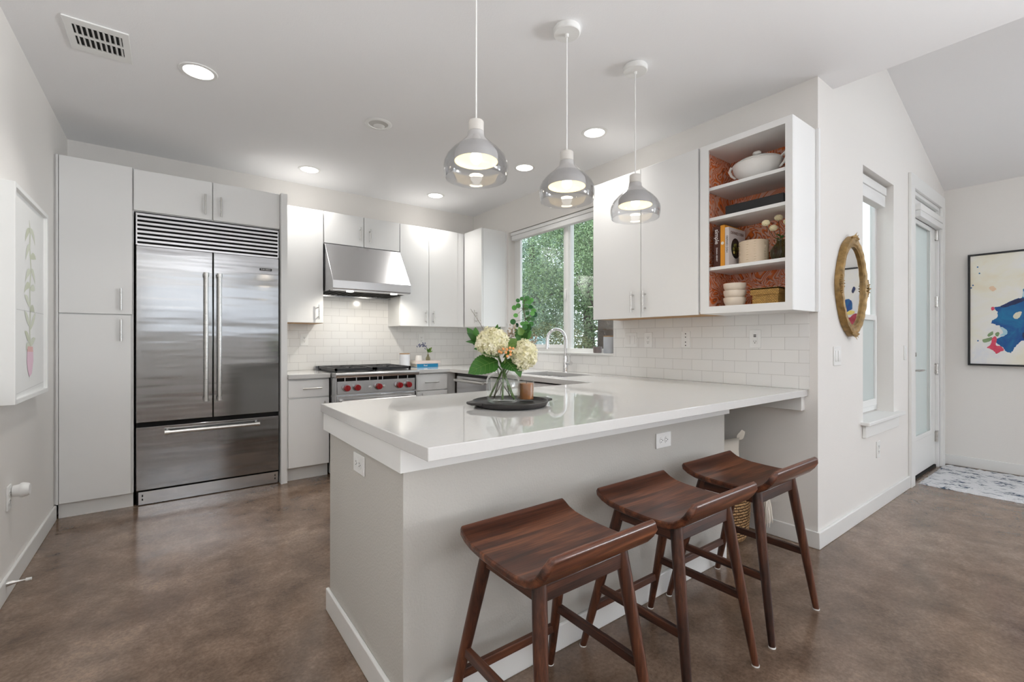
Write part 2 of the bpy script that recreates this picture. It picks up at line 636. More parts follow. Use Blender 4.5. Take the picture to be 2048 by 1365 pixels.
        if veins is not None:
            up = nrm * 0.0006
            keep, s.mi = s.mi, veins
            s.tube([P_(t / 8, 0) + up for t in range(9)], [0.0011 - 0.0001 * t for t in range(9)], 5)
            for k in range(1, 6):
                t0 = k * 0.14
                for e in (-1, 1):
                    s.tube([P_(min(0.97, t0 + 0.17 * q), e * 0.88 * q) + up for q in (0, 0.35, 0.7, 1)], [0.0006, 0.0006, 0.0005, 0.0003], 4)
            s.mi = keep
        return s

    def build(s, name, mats, parent=None, smooth=True, angle=40, bevel=0.0, subsurf=0, seg=2, kind=None, label=None, weld=False):
        if weld:
            bmesh.ops.remove_doubles(s.bm, verts=s.bm.verts, dist=1e-5)
        bmesh.ops.recalc_face_normals(s.bm, faces=s.bm.faces)
        if parent is not None:
            off = WORLD[parent.name]
            bmesh.ops.translate(s.bm, vec=-off, verts=s.bm.verts)
        me = bpy.data.meshes.new(name)
        s.bm.to_mesh(me)
        s.bm.free()
        for m in (mats if isinstance(mats, (list, tuple)) else [mats]):
            me.materials.append(m)
        o = bpy.data.objects.new(name, me)
        COL.objects.link(o)
        WORLD[o.name] = Vector((0, 0, 0)) if parent is None else WORLD[parent.name]
        if parent is not None:
            o.parent = parent
        if smooth:
            for p in me.polygons:
                p.use_smooth = True
            me.set_sharp_from_angle(angle=math.radians(angle))
        if bevel:
            b = o.modifiers.new('edge', 'BEVEL')
            b.width = bevel
            b.segments = seg
            b.limit_method = 'ANGLE'
            b.angle_limit = math.radians(40)
        if subsurf:
            q = o.modifiers.new('round', 'SUBSURF')
            q.levels = q.render_levels = subsurf
        if kind: o['kind'] = kind
        if label: o['label'] = label
        return o


WORLD = {}


def thing(name, label, cat, loc=(0, 0, 0), group=None, kind=None):
    o = bpy.data.objects.new(name, None)
    COL.objects.link(o)
    o.location = loc
    o.empty_display_size = 0.05
    WORLD[o.name] = Vector(loc)
    o['label'] = label
    o['category'] = cat
    if group: o['group'] = group
    if kind: o['kind'] = kind
    return o


def tag(o, label, cat, group=None):
    o['label'] = label
    o['category'] = cat
    if group: o['group'] = group
    return o


def struct_root(name, label=None, loc=(0, 0, 0)):
    o = bpy.data.objects.new(name, None)
    COL.objects.link(o)
    o.location = loc
    WORLD[o.name] = Vector(loc)
    o['kind'] = 'structure'
    if label: o['label'] = label
    return o


def dup(root, delta, label=None, group=None, skip=()):
    """copy of a thing with copies of its parts and sub-parts, moved by delta"""
    r = root.copy()
    COL.objects.link(r)
    r.location = root.location + Vector(delta)
    if label: r['label'] = label
    if group: r['group'] = group
    for ch in list(root.children):
        c = ch.copy()
        COL.objects.link(c)
        c.parent = r
        for g in list(ch.children):
            d = g.copy()
            COL.objects.link(d)
            d.parent = c
    return r


def frame(o, facing):
    """matrix whose local x runs to the viewer's right, y up, z out of the wall"""
    X, Z = {'-x': ((0, -1, 0), (-1, 0, 0)), '-y': ((1, 0, 0), (0, -1, 0)), '+x': ((0, 1, 0), (1, 0, 0)), '+y': ((-1, 0, 0), (0, 1, 0))}[facing]
    m = Matrix((X, (0, 0, 1), Z)).transposed().to_4x4()
    return Matrix.Translation(Vector(o)) @ m


def text(string, size, mtx, material, name, parent, depth=0.0006, align='CENTER', spacing=1.0):
    c = bpy.data.curves.new(name, 'FONT')
    c.body = string
    c.size = size
    c.align_x = align
    c.align_y = 'CENTER'
    c.extrude = depth
    c.space_character = spacing
    t = bpy.data.objects.new(name, c)
    COL.objects.link(t)
    bpy.context.view_layer.update()
    me = bpy.data.meshes.new_from_object(t.evaluated_get(bpy.context.evaluated_depsgraph_get()))
    bpy.data.objects.remove(t)
    me.transform(Matrix.Translation(-WORLD[parent.name]) @ mtx)
    me.materials.clear()
    me.materials.append(material)
    o = bpy.data.objects.new(name, me)
    COL.objects.link(o)
    o.parent = parent
    WORLD[o.name] = WORLD[parent.name]
    return o


# ------------------------------------------------------------------ key dimensions
XL, XR, YB, YE, XP, YREAR = -0.617, 3.0, 4.803, 1.062, 6.085, -3.5
HC = 2.73          # flat ceiling
XCE = 3.23         # edge of the flat ceiling
VZ = lambda x: 2.668 + (6.085 - x) * 0.309   # vaulted ceiling

# ------------------------------------------------------------------ structure
MB().box(XL - 0.3, XP + 0.3, YREAR - 0.3, YB + 0.3, -0.12, 0.0).build('floor', M['floor'], kind='structure', smooth=False)
MB().box(XL, XCE, YREAR, YB, HC, HC + 0.06).build('ceiling', M['ceil'], kind='structure', smooth=False)
MB().prism([(XCE, VZ(XCE)), (XP, VZ(XP)), (XP, VZ(XP) + 0.05), (XCE, VZ(XCE) + 0.05)], YREAR, YE, 'Y').build('ceiling_vaulted', M['ceil'], kind='structure', smooth=False)
MB().box(XCE - 0.1, XCE, YREAR, YE, HC + 0.06, VZ(XCE) + 0.05).build('wall_above_ceiling', M['wall'], kind='structure', smooth=False)
MB().box(XL - 0.12, XL, YREAR, YB, 0, HC + 0.06).build('wall_left', M['wall'], kind='structure', smooth=False)
MB().box(XL - 0.12, XR + 0.14, YB, YB + 0.12, 0, HC + 0.06).build('wall_back', M['wall'], kind='structure', smooth=False)
WY0, WY1, WZ0, WZ1 = 2.577, 4.075, 1.09, 2.392
MB().slab([YE, WY0, WY1, YB], [0, WZ0, WZ1, HC + 0.06], lambda u, v: not (WY0 < u < WY1 and WZ0 < v < WZ1), XR, XR + 0.14, 'X').build('wall_right', M['wall'], kind='structure', smooth=False)
EX0, EX1, EZ0, EZ1 = 3.76, 4.45, 0.655, 2.395
DX0, DX1, DZ1 = 4.955, 5.905, 2.47


def in_entry(u, v):
    if EX0 < u < EX1 and EZ0 < v < EZ1: return False
    if DX0 < u < DX1 and v < DZ1: return False
    return True


bmw = MB()
bmw.slab([XR + 0.14, EX0, EX1, DX0, DX1, XP], [0, EZ0, EZ1, DZ1, VZ(XP)], in_entry, YE, YE + 0.14, 'Y')
bmw.prism([(XR + 0.14, VZ(XP)), (XP, VZ(XP)), (XCE - 0.02, VZ(XCE - 0.02)), (XR + 0.14, VZ(XCE - 0.02))], YE, YE + 0.14, 'Y')
bmw.build('wall_entry', M['wall'], kind='structure', smooth=False)
MB().slab([YREAR, -2.85, -1.15, YE + 0.14], [0, 0.7, 2.4, 4.0], lambda u, v: not (-2.85 < u < -1.15 and 0.7 < v < 2.4), XP, XP + 0.12, 'X').build('wall_far_right', M['wall'], kind='structure', smooth=False)
# rear wall with two big windows behind the camera
RW = [(-0.4, 2.2, 1.48), (3.5, 5.7, 0.7)]
MB().slab([XL - 0.12, RW[0][0], RW[0][1], RW[1][0], RW[1][1], XP + 0.12], [0, 0.7, 1.48, 2.4, 3.9],
          lambda u, v: not any(a < u < b and c < v < 2.4 for a, b, c in RW), YREAR - 0.12, YREAR, 'Y').build('wall_rear', M['wall'], kind='structure', smooth=False)
for i, (a, b, zb) in enumerate(RW):
    r = struct_root('window_%d' % (3 + i), 'wide window with white slatted blind in the rear wall', ((a + b) / 2, YREAR, 0.7))
    MB().slab([a - 0.06, a, b, b + 0.06], [zb - 0.06, zb, 2.4, 2.46], lambda u, v: not (a < u < b and zb < v < 2.4), YREAR - 0.02, YREAR + 0.02, 'Y').build('window_frame', M['trim'], r)
    m = MB()
    for k in range(int((2.38 - zb) / 0.06)):
        z = zb + 0.03 + k * 0.06
        m.box(a + 0.02, b - 0.02, YREAR + 0.045, YREAR + 0.055, z, z + 0.034)
    m.build('blind_slats', M['trim'], r, smooth=False)

r = struct_root('window_5', 'unseen white framed window added in the far right wall for side light', (XP, -2.0, 0.7))  # unseen window, added to go with the side fill
MB().slab([-2.91, -2.85, -1.15, -1.09], [0.64, 0.7, 2.4, 2.46], lambda u, v: not (-2.85 < u < -1.15 and 0.7 < v < 2.4), XP - 0.02, XP + 0.02, 'X').build('window_frame', M['trim'], r)

# baseboards
BH, BT = 0.098, 0.015


def bb(name, x0, x1, y0, y1):
    MB().box(x0, x1, y0, y1, 0, BH).build(name, M['trim'], kind='structure', bevel=0.004)


bb('baseboard_left', XL, XL + BT, YREAR, 4.285)
MB().slab([XR - BT, XR, 4.843], [YE - BT, YE, 1.979], lambda u, v: u < XR or v < YE, 0, BH, 'Z').build('baseboard_entry', M['trim'], kind='structure', bevel=0.004)
bb('baseboard_far_right', XP - BT, XP, YREAR, YE)

# peninsula knee wall
PX0, PX1, PY0, PY1 = 0.575, 2.455, 1.325, 2.122
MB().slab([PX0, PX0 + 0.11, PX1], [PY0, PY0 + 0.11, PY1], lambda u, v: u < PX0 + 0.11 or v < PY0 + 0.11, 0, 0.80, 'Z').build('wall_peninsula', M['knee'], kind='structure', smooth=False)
MB().slab([PX0 - BT, PX0, PX1], [PY0 - BT, PY0, PY1 + BT], lambda u, v: u < PX0 or v < PY0, 0, BH, 'Z').build('baseboard_peninsula', M['trim'], kind='structure', bevel=0.004)
MB().slab([PX0 - 0.017, PX0 + 0.12, PX1 + 0.02], [PY0 - 0.018, PY0 + 0.12, 2.168], lambda u, v: u < PX0 + 0.12 or v < PY0 + 0.12, 0.8, 0.8765, 'Z').build('trim_1', M['trim'], kind='structure', smooth=False)
MB().box(2.955, 2.999, 1.13, 1.95, 0.792, 0.8765).build('trim_2', M['trim'], kind='structure', bevel=0.002)

# tile
MB().box(0.80, 2.993, YB - 0.008, YB - 0.0005, 0.9155, 2.12).build('wall_back_tile', M['tile_x'], kind='structure', smooth=False)
MB().slab([1.105, WY0, WY1, YB - 0.009], [0.9155, WZ0, 1.40], lambda u, v: not (WY0 < u < WY1 and v > WZ0), XR - 0.008, XR - 0.0005, 'X').build('wall_right_tile', M['tile_y'], kind='structure', smooth=False)

# kitchen window
w1 = struct_root('window_1', 'white framed sliding kitchen window over the sink looking onto trees', (3.08, 3.33, 1.09))
m = MB()
m.slab([WY0 + 0.001, WY0 + 0.06, 3.19, 3.285, WY1 - 0.075, WY1 - 0.001], [WZ0 + 0.001, WZ0 + 0.04, WZ1 - 0.05, WZ1 - 0.001],
       lambda u, v: u < WY0 + 0.06 or u > WY1 - 0.075 or v < WZ0 + 0.04 or v > WZ1 - 0.05 or 3.19 < u < 3.285, 3.085, 3.135, 'X')
m.build('window_frame', M['trim'], w1, bevel=0.003)
m = MB()
m.slab([3.20, 3.245, 3.955, 4.0], [WZ0 + 0.04, WZ0 + 0.075, WZ1 - 0.08, WZ1 - 0.05], lambda u, v: not (3.245 < u < 3.955 and WZ0 + 0.075 < v < WZ1 - 0.08), 3.07, 3.10, 'X')
m.build('sliding_sash', M['trim'], w1, bevel=0.002)
MB().box(3.108, 3.112, WY0 + 0.06, 3.19, WZ0 + 0.04, WZ1 - 0.05).build('glass_pane', M['glass'], w1, smooth=False)
MB().box(3.083, 3.087, 3.245, 3.955, WZ0 + 0.075, WZ1 - 0.08).build('glass_pane', M['glass'], w1, smooth=False)
MB().box(3.055, 3.07, 3.22, 3.24, 1.60, 1.70, 0.004).build('latch', M['plastic'], w1)
MB().box(2.985, 3.085, WY0 + 0.001, WY1 - 0.001, WZ0 - 0.012, WZ0 + 0.004).build('window_sill', M['trim'], w1, bevel=0.002)

b1 = thing('roller_blind', 'white raised blind rolled up at the top of the kitchen window', 'blind', (3.03, 3.33, 2.39))
MB().box(3.005, 3.075, WY0 + 0.012, WY1 - 0.03, 2.352, 2.385, 0.004).build('head_rail', M['plastic'], b1)
MB().box(3.01, 3.07, WY0 + 0.02, WY1 - 0.04, 2.30, 2.350, 0.006).build('folded_shade', M['cab'], b1)

# entry window
w2 = struct_root('window_2', 'tall narrow double hung window in the entry wall beside the door', (4.1, YE + 0.1, EZ0))
yy = YE + 0.105
m = MB()
m.slab([EX0 + 0.001, EX0 + 0.04, EX1 - 0.04, EX1 - 0.001], [EZ0 + 0.01, EZ0 + 0.05, EZ1 - 0.04, EZ1 - 0.001], lambda u, v: not (EX0 + 0.04 < u < EX1 - 0.04 and EZ0 + 0.05 < v < EZ1 - 0.04), yy, yy + 0.034, 'Y')
m.build('window_frame', M['trim'], w2, bevel=0.002)
m = MB()
m.slab([EX0 + 0.04, EX0 + 0.075, EX1 - 0.075, EX1 - 0.04], [EZ0 + 0.05, EZ0 + 0.10, 1.36, 1.40], lambda u, v: not (EX0 + 0.075 < u < EX1 - 0.075 and EZ0 + 0.10 < v < 1.36), yy - 0.012, yy + 0.016, 'Y')
m.build('lower_sash', M['trim'], w2, bevel=0.002)
MB().box(EX0 + 0.075, EX1 - 0.075, yy, yy + 0.004, EZ0 + 0.10, 1.36).build('glass_pane', M['frost'], w2, smooth=False)
MB().box(EX0 + 0.04, EX1 - 0.04, yy + 0.018, yy + 0.022, 1.40, EZ1 - 0.04).build('glass_pane', M['glass'], w2, smooth=False)
MB().box(3.715, 4.56, YE - 0.05, YE + 0.10, 0.632, 0.656).build('window_sill', M['trim'], w2, bevel=0.004)
MB().box(3.745, 4.50, YE - 0.022, YE - 0.0005, 0.545, 0.632).build('sill_apron', M['trim'], w2, bevel=0.003)
b2 = thing('roller_blind', 'white raised blind at the top of the tall narrow entry window', 'blind', (4.1, YE + 0.05, 2.38))
MB().box(EX0 + 0.005, EX1 - 0.03, YE + 0.035, YE + 0.10, 2.315, 2.375, 0.004).build('head_rail', M['plastic'], b2)
MB().box(EX0 + 0.01, EX1 - 0.04, YE + 0.04, YE + 0.097, 2.225, 2.313, 0.006).build('folded_shade', M['cab'], b2)

# door
d1 = struct_root('door_1', 'white entry door with one tall frosted glass light', (5.4, YE + 0.02, 0))
m = MB()
m.slab([4.845, DX0, DX1, DX1 + 0.105], [0.0, DZ1, DZ1 + 0.11], lambda u, v: not (DX0 < u < DX1 and v < DZ1), YE - 0.022, YE - 0.0005, 'Y')
m.build('door_casing', M['trim'], d1, bevel=0.003)
m = MB()
m.slab([DX0 + 0.0005, DX0 + 0.03, DX1 - 0.03, DX1 - 0.0005], [0.0, DZ1 - 0.03, DZ1 - 0.0005], lambda u, v: not (DX0 + 0.03 < u < DX1 - 0.03 and v < DZ1 - 0.03), YE, YE + 0.13, 'Y')
m.build('door_jamb', M['trim'], d1)
GX0, GX1, GZ0, GZ1 = 5.13, 5.66, 0.36, 2.23
yd = YE + 0.026
m = MB()
m.slab([DX0 + 0.033, GX0, GX1, DX1 - 0.033], [0.03, GZ0, GZ1, DZ1 - 0.035], lambda u, v: not (GX0 < u < GX1 and GZ0 < v < GZ1), yd, yd + 0.045, 'Y')
m.build('door_leaf', M['trim'], d1, bevel=0.002)
m = MB()
m.slab([GX0 - 0.025, GX0 + 0.012, GX1 - 0.012, GX1 + 0.025], [GZ0 - 0.025, GZ0 + 0.012, GZ1 - 0.012, GZ1 + 0.025], lambda u, v: not (GX0 + 0.012 < u < GX1 - 0.012 and GZ0 + 0.012 < v < GZ1 - 0.012), yd - 0.012, yd - 0.0003, 'Y')
m.build('glass_bead', M['trim'], d1, bevel=0.004)
MB().box(GX0, GX1, yd + 0.018, yd + 0.024, GZ0, GZ1).build('glass_pane', M['frost'], d1, smooth=False)
MB().box(DX0 + 0.03, DX1 - 0.03, yd - 0.006, YE + 0.14, 0.0, 0.02).build('threshold', M['dark'], d1)
for z in (2.21, 1.575, 0.935, 0.29):
    m = MB()
    m.tube([(DX1 - 0.034, yd - 0.012, z - 0.05), (DX1 - 0.034, yd - 0.012, z + 0.05)], 0.011, 10)
    m.box(DX1 - 0.062, DX1 - 0.008, yd - 0.006, yd - 0.0004, z - 0.045, z + 0.045)
    m.build('hinge', M['nickel'], d1)
m = MB()
hx = 5.055
m.tube([(hx, yd - 0.0003, 0.95), (hx, yd - 0.014, 0.95)], 0.028, 16)
m.tube([(hx, yd - 0.012, 0.95), (hx, yd - 0.055, 0.95), (hx + 0.02, yd - 0.06, 0.95), (hx + 0.12, yd - 0.06, 0.95)], [0.009, 0.009, 0.009, 0.007], 10)
m.build('lever_handle', M['nickel'], d1)
m = MB()
m.tube([(hx, yd - 0.0003, 1.085), (hx, yd - 0.018, 1.085)], 0.026, 16)
m.box(hx - 0.006, hx + 0.006, yd - 0.035, yd - 0.017, 1.068, 1.102)
m.build('deadbolt', M['nickel'], d1)
b3 = thing('roller_blind', 'white raised blind mounted across the top of the glass entry door', 'blind', (5.45, yd, 2.31))
MB().box(5.07, 5.86, yd - 0.060, yd - 0.0005, 2.31, 2.365, 0.004).build('head_rail', M['plastic'], b3)
MB().box(5.075, 5.855, yd - 0.058, yd - 0.013, 2.255, 2.309, 0.006).build('folded_shade', M['cab'], b3)


# ------------------------------------------------------------------ cabinet helpers
def pull(parent, facing, a, z, L=0.155, vertical=True, surf=0.0, r=0.006, mat_=None):
    """bar pull; a = coordinate along the wall, surf = coordinate of the door face"""
    o = (a, surf, z) if facing in ('-y', '+y') else (surf, a, z)
    m = MB(frame(o, facing))
    h = L / 2
    if vertical:
        m.tube([(0, -h, 0.032), (0, h, 0.032)], r, 10)
        for s in (-1, 1):
            m.tube([(0, s * h * 0.66, 0.0003), (0, s * h * 0.66, 0.032)], r * 0.8, 8)
    else:
        m.tube([(-h, 0, 0.032), (h, 0, 0.032)], r, 10)
        for s in (-1, 1):
            m.tube([(s * h * 0.66, 0, 0.0003), (s * h * 0.66, 0, 0.032)], r * 0.8, 8)
    return m.build('handle', mat_ or M['nickel'], parent)


def door_y(parent, x0, x1, z0, z1, yf, t=0.02, name='door'):
    return MB().box(x0, x1, yf, yf + t, z0, z1).build(name, M['cab'], parent, bevel=0.0018)


def door_x(parent, y0, y1, z0, z1, xf, t=0.02, name='door'):
    return MB().box(xf, xf + t, y0, y1, z0, z1).build(name, M['cab'], parent, bevel=0.0018)


# tall pantry
c = thing('pantry_cabinet', 'tall white two-door pantry cabinet between left wall and refrigerator', 'cabinet', (-0.4, 4.5, 0))
MB().box(-0.594, -0.205, 4.302, YB - 0.001, 0.102, 2.455).build('body', M['cab'], c)
MB().box(-0.598, -0.208, 4.315, 4.335, 0.0, 0.101).build('toe_kick', M['trim'], c)
d = door_y(c, -0.592, -0.219, 0.104, 1.383, 4.28); pull(d, '-y', -0.272, 1.275, 0.155, True, 4.28)
d = door_y(c, -0.592, -0.212, 1.391, 2.452, 4.28); pull(d, '-y', -0.272, 1.495, 0.155, True, 4.28)
m = MB()
m.box(XL + 0.001, -0.5955, 4.30, 4.33, 0.10, 2.455)
m.box(-0.606, -0.5955, 4.288, 4.30, 0.10, 2.455)
m.build('filler_strip', M['cab'], c)

# over-fridge cabinet and its tall side panel
c = thing('wall_cabinet', 'low wide white cabinet with two doors directly above the refrigerator', 'cabinet', (0.28, 4.5, 2.14))
MB().box(-0.204, 0.745, 4.302, YB - 0.001, 2.143, 2.445).build('body', M['cab'], c)
d = door_y(c, -0.204, 0.271, 2.147, 2.443, 4.28); pull(d, '-y', 0.225, 2.258, 0.155, True, 4.28)
d = door_y(c, 0.277, 0.748, 2.147, 2.443, 4.28); pull(d, '-y', 0.328, 2.252, 0.155, True, 4.28)
m = MB(); m.box(0.750, 0.800, 4.235, YB - 0.001, 0.0, 2.44); m.box(0.752, 0.765, 4.227, 4.235, 0.0, 2.44)
m.build('side_panel', M['cab'], c)

# refrigerator
f = thing('refrigerator', 'large built-in stainless steel french door refrigerator with top grille', 'refrigerator', (0.275, 4.5, 0))
MB().box(-0.19, 0.744, 4.315, YB - 0.005, 0.0, 2.128).build('body', M['dark'], f)
m = MB()
m.box(-0.192, 0.742, 4.285, 4.305, 2.115, 2.131)
m.box(-0.192, -0.184, 4.285, 4.305, 1.90, 2.115)
m.box(0.734, 0.742, 4.285, 4.305, 1.90, 2.115)
m.build('grille_frame', M['steel'], f)
for k in range(7):
    z = 2.098 - k * 0.0315
    MB().prism([(4.281, z), (4.288, z + 0.006), (4.306, z + 0.001), (4.306, z - 0.014), (4.288, z - 0.018), (4.281, z - 0.014)], -0.184, 0.734, 'X').build('grille_slat', M['steel'], f)
dl = MB().box(-0.191, 0.2735, 4.272, 4.312, 0.605, 1.893).build('door', M['fridge'], f, bevel=0.004)
dr = MB().box(0.2785, 0.742, 4.272, 4.312, 0.605, 1.893).build('door', M['fridge'], f, bevel=0.004)
dw = MB().box(-0.191, 0.742, 4.272, 4.312, 0.112, 0.572).build('freezer_drawer', M['fridge'], f, bevel=0.004)


def pro_handle(parent, p0, p1):
    p0, p1 = Vector(p0), Vector(p1)
    d = (p1 - p0).normalized()
    m = MB()
    m.tube([p0, p1], 0.0145, 18)
    for p, s in ((p0, 1), (p1, -1)):
        m.tube([p - d * s * 0.004, p + d * s * 0.026], 0.0185, 18)
        q = p + d * s * 0.011
        m.tube([q, q + Vector((0, 0.05, 0))], 0.0135, 14)
    m.build('handle', M['nickel'], parent)


pro_handle(dl, (0.2285, 4.221, 0.742), (0.2285, 4.221, 1.722))
pro_handle(dr, (0.3155, 4.221, 0.742), (0.3155, 4.221, 1.722))
pro_handle(dw, (-0.022, 4.221, 0.527), (0.588, 4.221, 0.527))
m = MB()
m.box(-0.178, 0.738, 4.288, 4.302, 0.006, 0.098)
m.mi = 1
for x in (-0.155, 0.715):
    m.box(x - 0.004, x + 0.004, 4.2875, 4.289, 0.062, 0.078)
    m.box(x - 0.004, x + 0.004, 4.2875, 4.289, 0.036, 0.050)
m.build('kick_plate', [M['steel'], M['dark']], f)
bd = MB().box(0.598, 0.688, 4.2695, 4.2718, 1.782, 1.802).build('badge', M['black'], f)
text('SUB-ZERO', 0.0155, frame((0.643, 4.2695, 1.792), '-y'), M['plastic'], 'lettering', bd)

# wall cabinets on the back wall
YU = 4.473
c = thing('wall_cabinet', 'white single-door wall cabinet between refrigerator panel and range hood', 'cabinet', (0.98, 4.64, 1.365))
MB().box(0.802, 1.155, YU + 0.021, YB - 0.001, 1.378, 2.41).build('body', M['cab'], c)
MB().box(0.802, 1.155, YU + 0.021, YB - 0.01, 1.365, 1.3775).build('bottom_panel', M['ply'], c, label='bare plywood underside')
d = door_y(c, 0.803, 1.150, 1.368, 2.413, YU); pull(d, '-y', 1.107, 1.468, 0.135, True, YU)
c = thing('wall_cabinet', 'short white two-door wall cabinet directly above the range hood', 'cabinet', (1.53, 4.64, 2.11))
MB().box(1.157, 1.903, YU + 0.021, YB - 0.001, 2.113, 2.41).build('body', M['cab'], c)
d = door_y(c, 1.161, 1.529, 2.12, 2.413, YU); pull(d, '-y', 1.493, 2.238, 0.135, True, YU)
d = door_y(c, 1.536, 1.900, 2.12, 2.413, YU); pull(d, '-y', 1.590, 2.232, 0.135, True, YU)
c = thing('wall_cabinet', 'tall white two-door wall cabinet between range hood and room corner', 'cabinet', (2.25, 4.64, 1.357))
MB().box(1.905, 2.665, YU + 0.021, YB - 0.001, 1.358, 2.41).build('body', M['cab'], c)
d = door_y(c, 1.907, 2.231, 1.357, 2.413, YU); pull(d, '-y', 2.195, 1.455, 0.135, True, YU)
d = door_y(c, 2.236, 2.584, 1.357, 2.413, YU); pull(d, '-y', 2.282, 1.452, 0.135, True, YU)
MB().box(2.586, 2.669, YU + 0.008, YU + 0.02, 1.358, 2.41).build('filler_strip', M['cab'], c)
c = thing('wall_cabinet', 'narrow white corner wall cabinet left of the kitchen window', 'cabinet', (2.84, 4.3, 1.357))
MB().box(2.691, 2.998, 4.112, YB - 0.001, 1.358, 2.41).build('body', M['cab'], c)
MB().box(2.985, 2.999, 4.104, 4.112, 1.358, 2.41).build('scribe_strip', M['cab'], c)
d = door_x(c, 4.114, 4.468, 1.357, 2.413, 2.67); pull(d, '-x', 4.20, 1.46, 0.135, True, 2.67)

# wall cabinets on the right wall
c = thing('wall_cabinet', 'large white two-door wall cabinet between kitchen window and open shelves', 'cabinet', (2.84, 2.05, 1.368))
MB().box(2.692, 2.991, 1.597, 2.502, 1.382, 2.414).build('body', M['cab'], c)
MB().box(2.692, 2.985, 1.597, 2.502, 1.369, 1.3815).build('bottom_panel', M['ply'], c, label='bare plywood underside')
d = door_x(c, 2.053, 2.504, 1.366, 2.416, 2.671); pull(d, '-x', 2.112, 1.478, 0.150, True, 2.671)
d = door_x(c, 1.612, 2.048, 1.366, 2.416, 2.671); pull(d, '-x', 2.010, 1.480, 0.150, True, 2.671)

s = thing('open_shelf_unit', 'white open wall shelf unit lined with orange marbled wallpaper', 'shelf unit', (2.84, 1.33, 1.368))
m = MB()
m.box(2.68, 2.991, 1.575, 1.5965, 1.368, 2.414)
m.box(2.68, 2.991, 1.063, 1.084, 1.368, 2.414)
m.box(2.68, 2.991, 1.084, 1.575, 2.378, 2.414)
m.box(2.68, 2.991, 1.084, 1.575, 1.368, 1.40)
m.build('body', M['cab'], s, smooth=False)
m = MB()
m.slab([1.063, 1.101, 1.541, 1.5965], [1.368, 1.412, 2.378, 2.414], lambda u, v: not (1.101 < u < 1.541 and 1.412 < v < 2.378), 2.668, 2.6798, 'X')
m.build('face_frame', M['cab'], s, bevel=0.0015)
for z in (2.152, 1.963, 1.657):
    MB().box(2.690, 2.982, 1.089, 1.568, z - 0.02, z).build('shelf', M['cab'], s, bevel=0.001)
MB().box(2.985, 2.9905, 1.084, 1.575, 1.40, 2.378).build('back_lining', M['wallpaper'], s, smooth=False, label='orange marbled wallpaper lining at the back')
MB().box(2.682, 2.985, 1.569, 1.5745, 1.40, 2.378).build('side_lining', M['wallpaper'], s, smooth=False, label='orange marbled wallpaper lining on the side')
MB().box(2.691, 2.985, 1.085, 1.568, 1.4003, 1.412).build('base_shelf', M['cab'], s, smooth=False)
MB().box(2.973, 2.999, 1.048, 1.0625, 1.368, 2.42).build('scribe_strip', M['cab'], s)

# base cabinets
YF = 4.22
c = thing('base_cabinet', 'white base cabinet with one drawer and door left of the range', 'cabinet', (0.97, 4.5, 0))
MB().box(0.802, 1.140, YF + 0.021, YB - 0.01, 0.118, 0.875).build('body', M['cab'], c)
d = door_y(c, 0.805, 1.135, 0.716, 0.862, YF, name='drawer'); pull(d, '-y', 0.99, 0.792, 0.155, False, YF)
d = door_y(c, 0.805, 1.135, 0.122, 0.704, YF); pull(d, '-y', 1.09, 0.60, 0.155, True, YF)
MB().box(0.802, 1.140, 4.292, 4.31, 0, 0.117).build('toe_kick', M['trim'], c)
c = thing('base_cabinet', 'white base cabinet with one drawer right of the range', 'cabinet', (2.1, 4.5, 0))
MB().box(1.927, 2.42, YF + 0.021, YB - 0.01, 0.118, 0.875).build('body', M['cab'], c)
d = door_y(c, 1.952, 2.318, 0.704, 0.862, YF, name='drawer'); pull(d, '-y', 2.128, 0.786, 0.155, False, YF)
d = door_y(c, 1.952, 2.318, 0.122, 0.694, YF); pull(d, '-y', 2.02, 0.60, 0.155, True, YF)
MB().box(1.927, 2.42, 4.292, 4.31, 0, 0.117).build('toe_kick', M['trim'], c)
dwm = thing('dishwasher', 'stainless steel dishwasher with bar handle in the sink run', 'dishwasher', (2.5, 3.82, 0))
MB().box(2.385, 2.95, 3.505, 4.105, 0.10, 0.872).build('body', M['dark'], dwm)
dd = MB().box(2.362, 2.384, 3.507, 4.103, 0.115, 0.845).build('door', M['steel'], dwm, bevel=0.003)
m = MB()
m.tube([(2.318, 3.55, 0.805), (2.318, 4.07, 0.805)], 0.0145, 14)
for y in (3.58, 4.04):
    m.tube([(2.318, y, 0.805), (2.3625, y, 0.805)], 0.009, 10)
m.build('handle', M['nickel'], dd)
MB().box(2.37, 2.384, 3.507, 4.103, 0.847, 0.870).build('control_strip', M['black'], dwm)
c = thing('base_cabinet', 'white sink base cabinet with two doors beside the dishwasher', 'cabinet', (2.6, 2.9, 0))
MB().box(2.386, 2.95, 2.20, 3.50, 0.118, 0.66).build('body', M['cab'], c)
MB().box(2.366, 2.386, 2.20, 3.497, 0.715, 0.862).build('false_front', M['cab'], c, bevel=0.002)
for y0, y1, hy in ((2.205, 2.848, 2.79), (2.852, 3.497, 2.91)):
    d = door_x(c, y0, y1, 0.122, 0.704, 2.366); pull(d, '-x', hy, 0.6, 0.155, True, 2.366)
MB().box(2.44, 2.46, 2.20, 3.50, 0, 0.117).build('toe_kick', M['trim'], c)
c = thing('base_cabinet', 'white base cabinets under the peninsula on its kitchen side', 'cabinet', (1.5, 1.8, 0))
MB().box(0.70, 2.34, 1.46, 2.10, 0.118, 0.875).build('body', M['cab'], c)
for k in range(3):
    x0 = 0.702 + k * 0.546
    d = MB().box(x0, x0 + 0.542, 2.1003, 2.12, 0.122, 0.86).build('door', M['cab'], c, bevel=0.002)
    pull(d, '+y', x0 + 0.5, 0.72, 0.155, True, 2.12)
MB().box(0.70, 2.34, 2.03, 2.05, 0, 0.117).build('toe_kick', M['trim'], c)
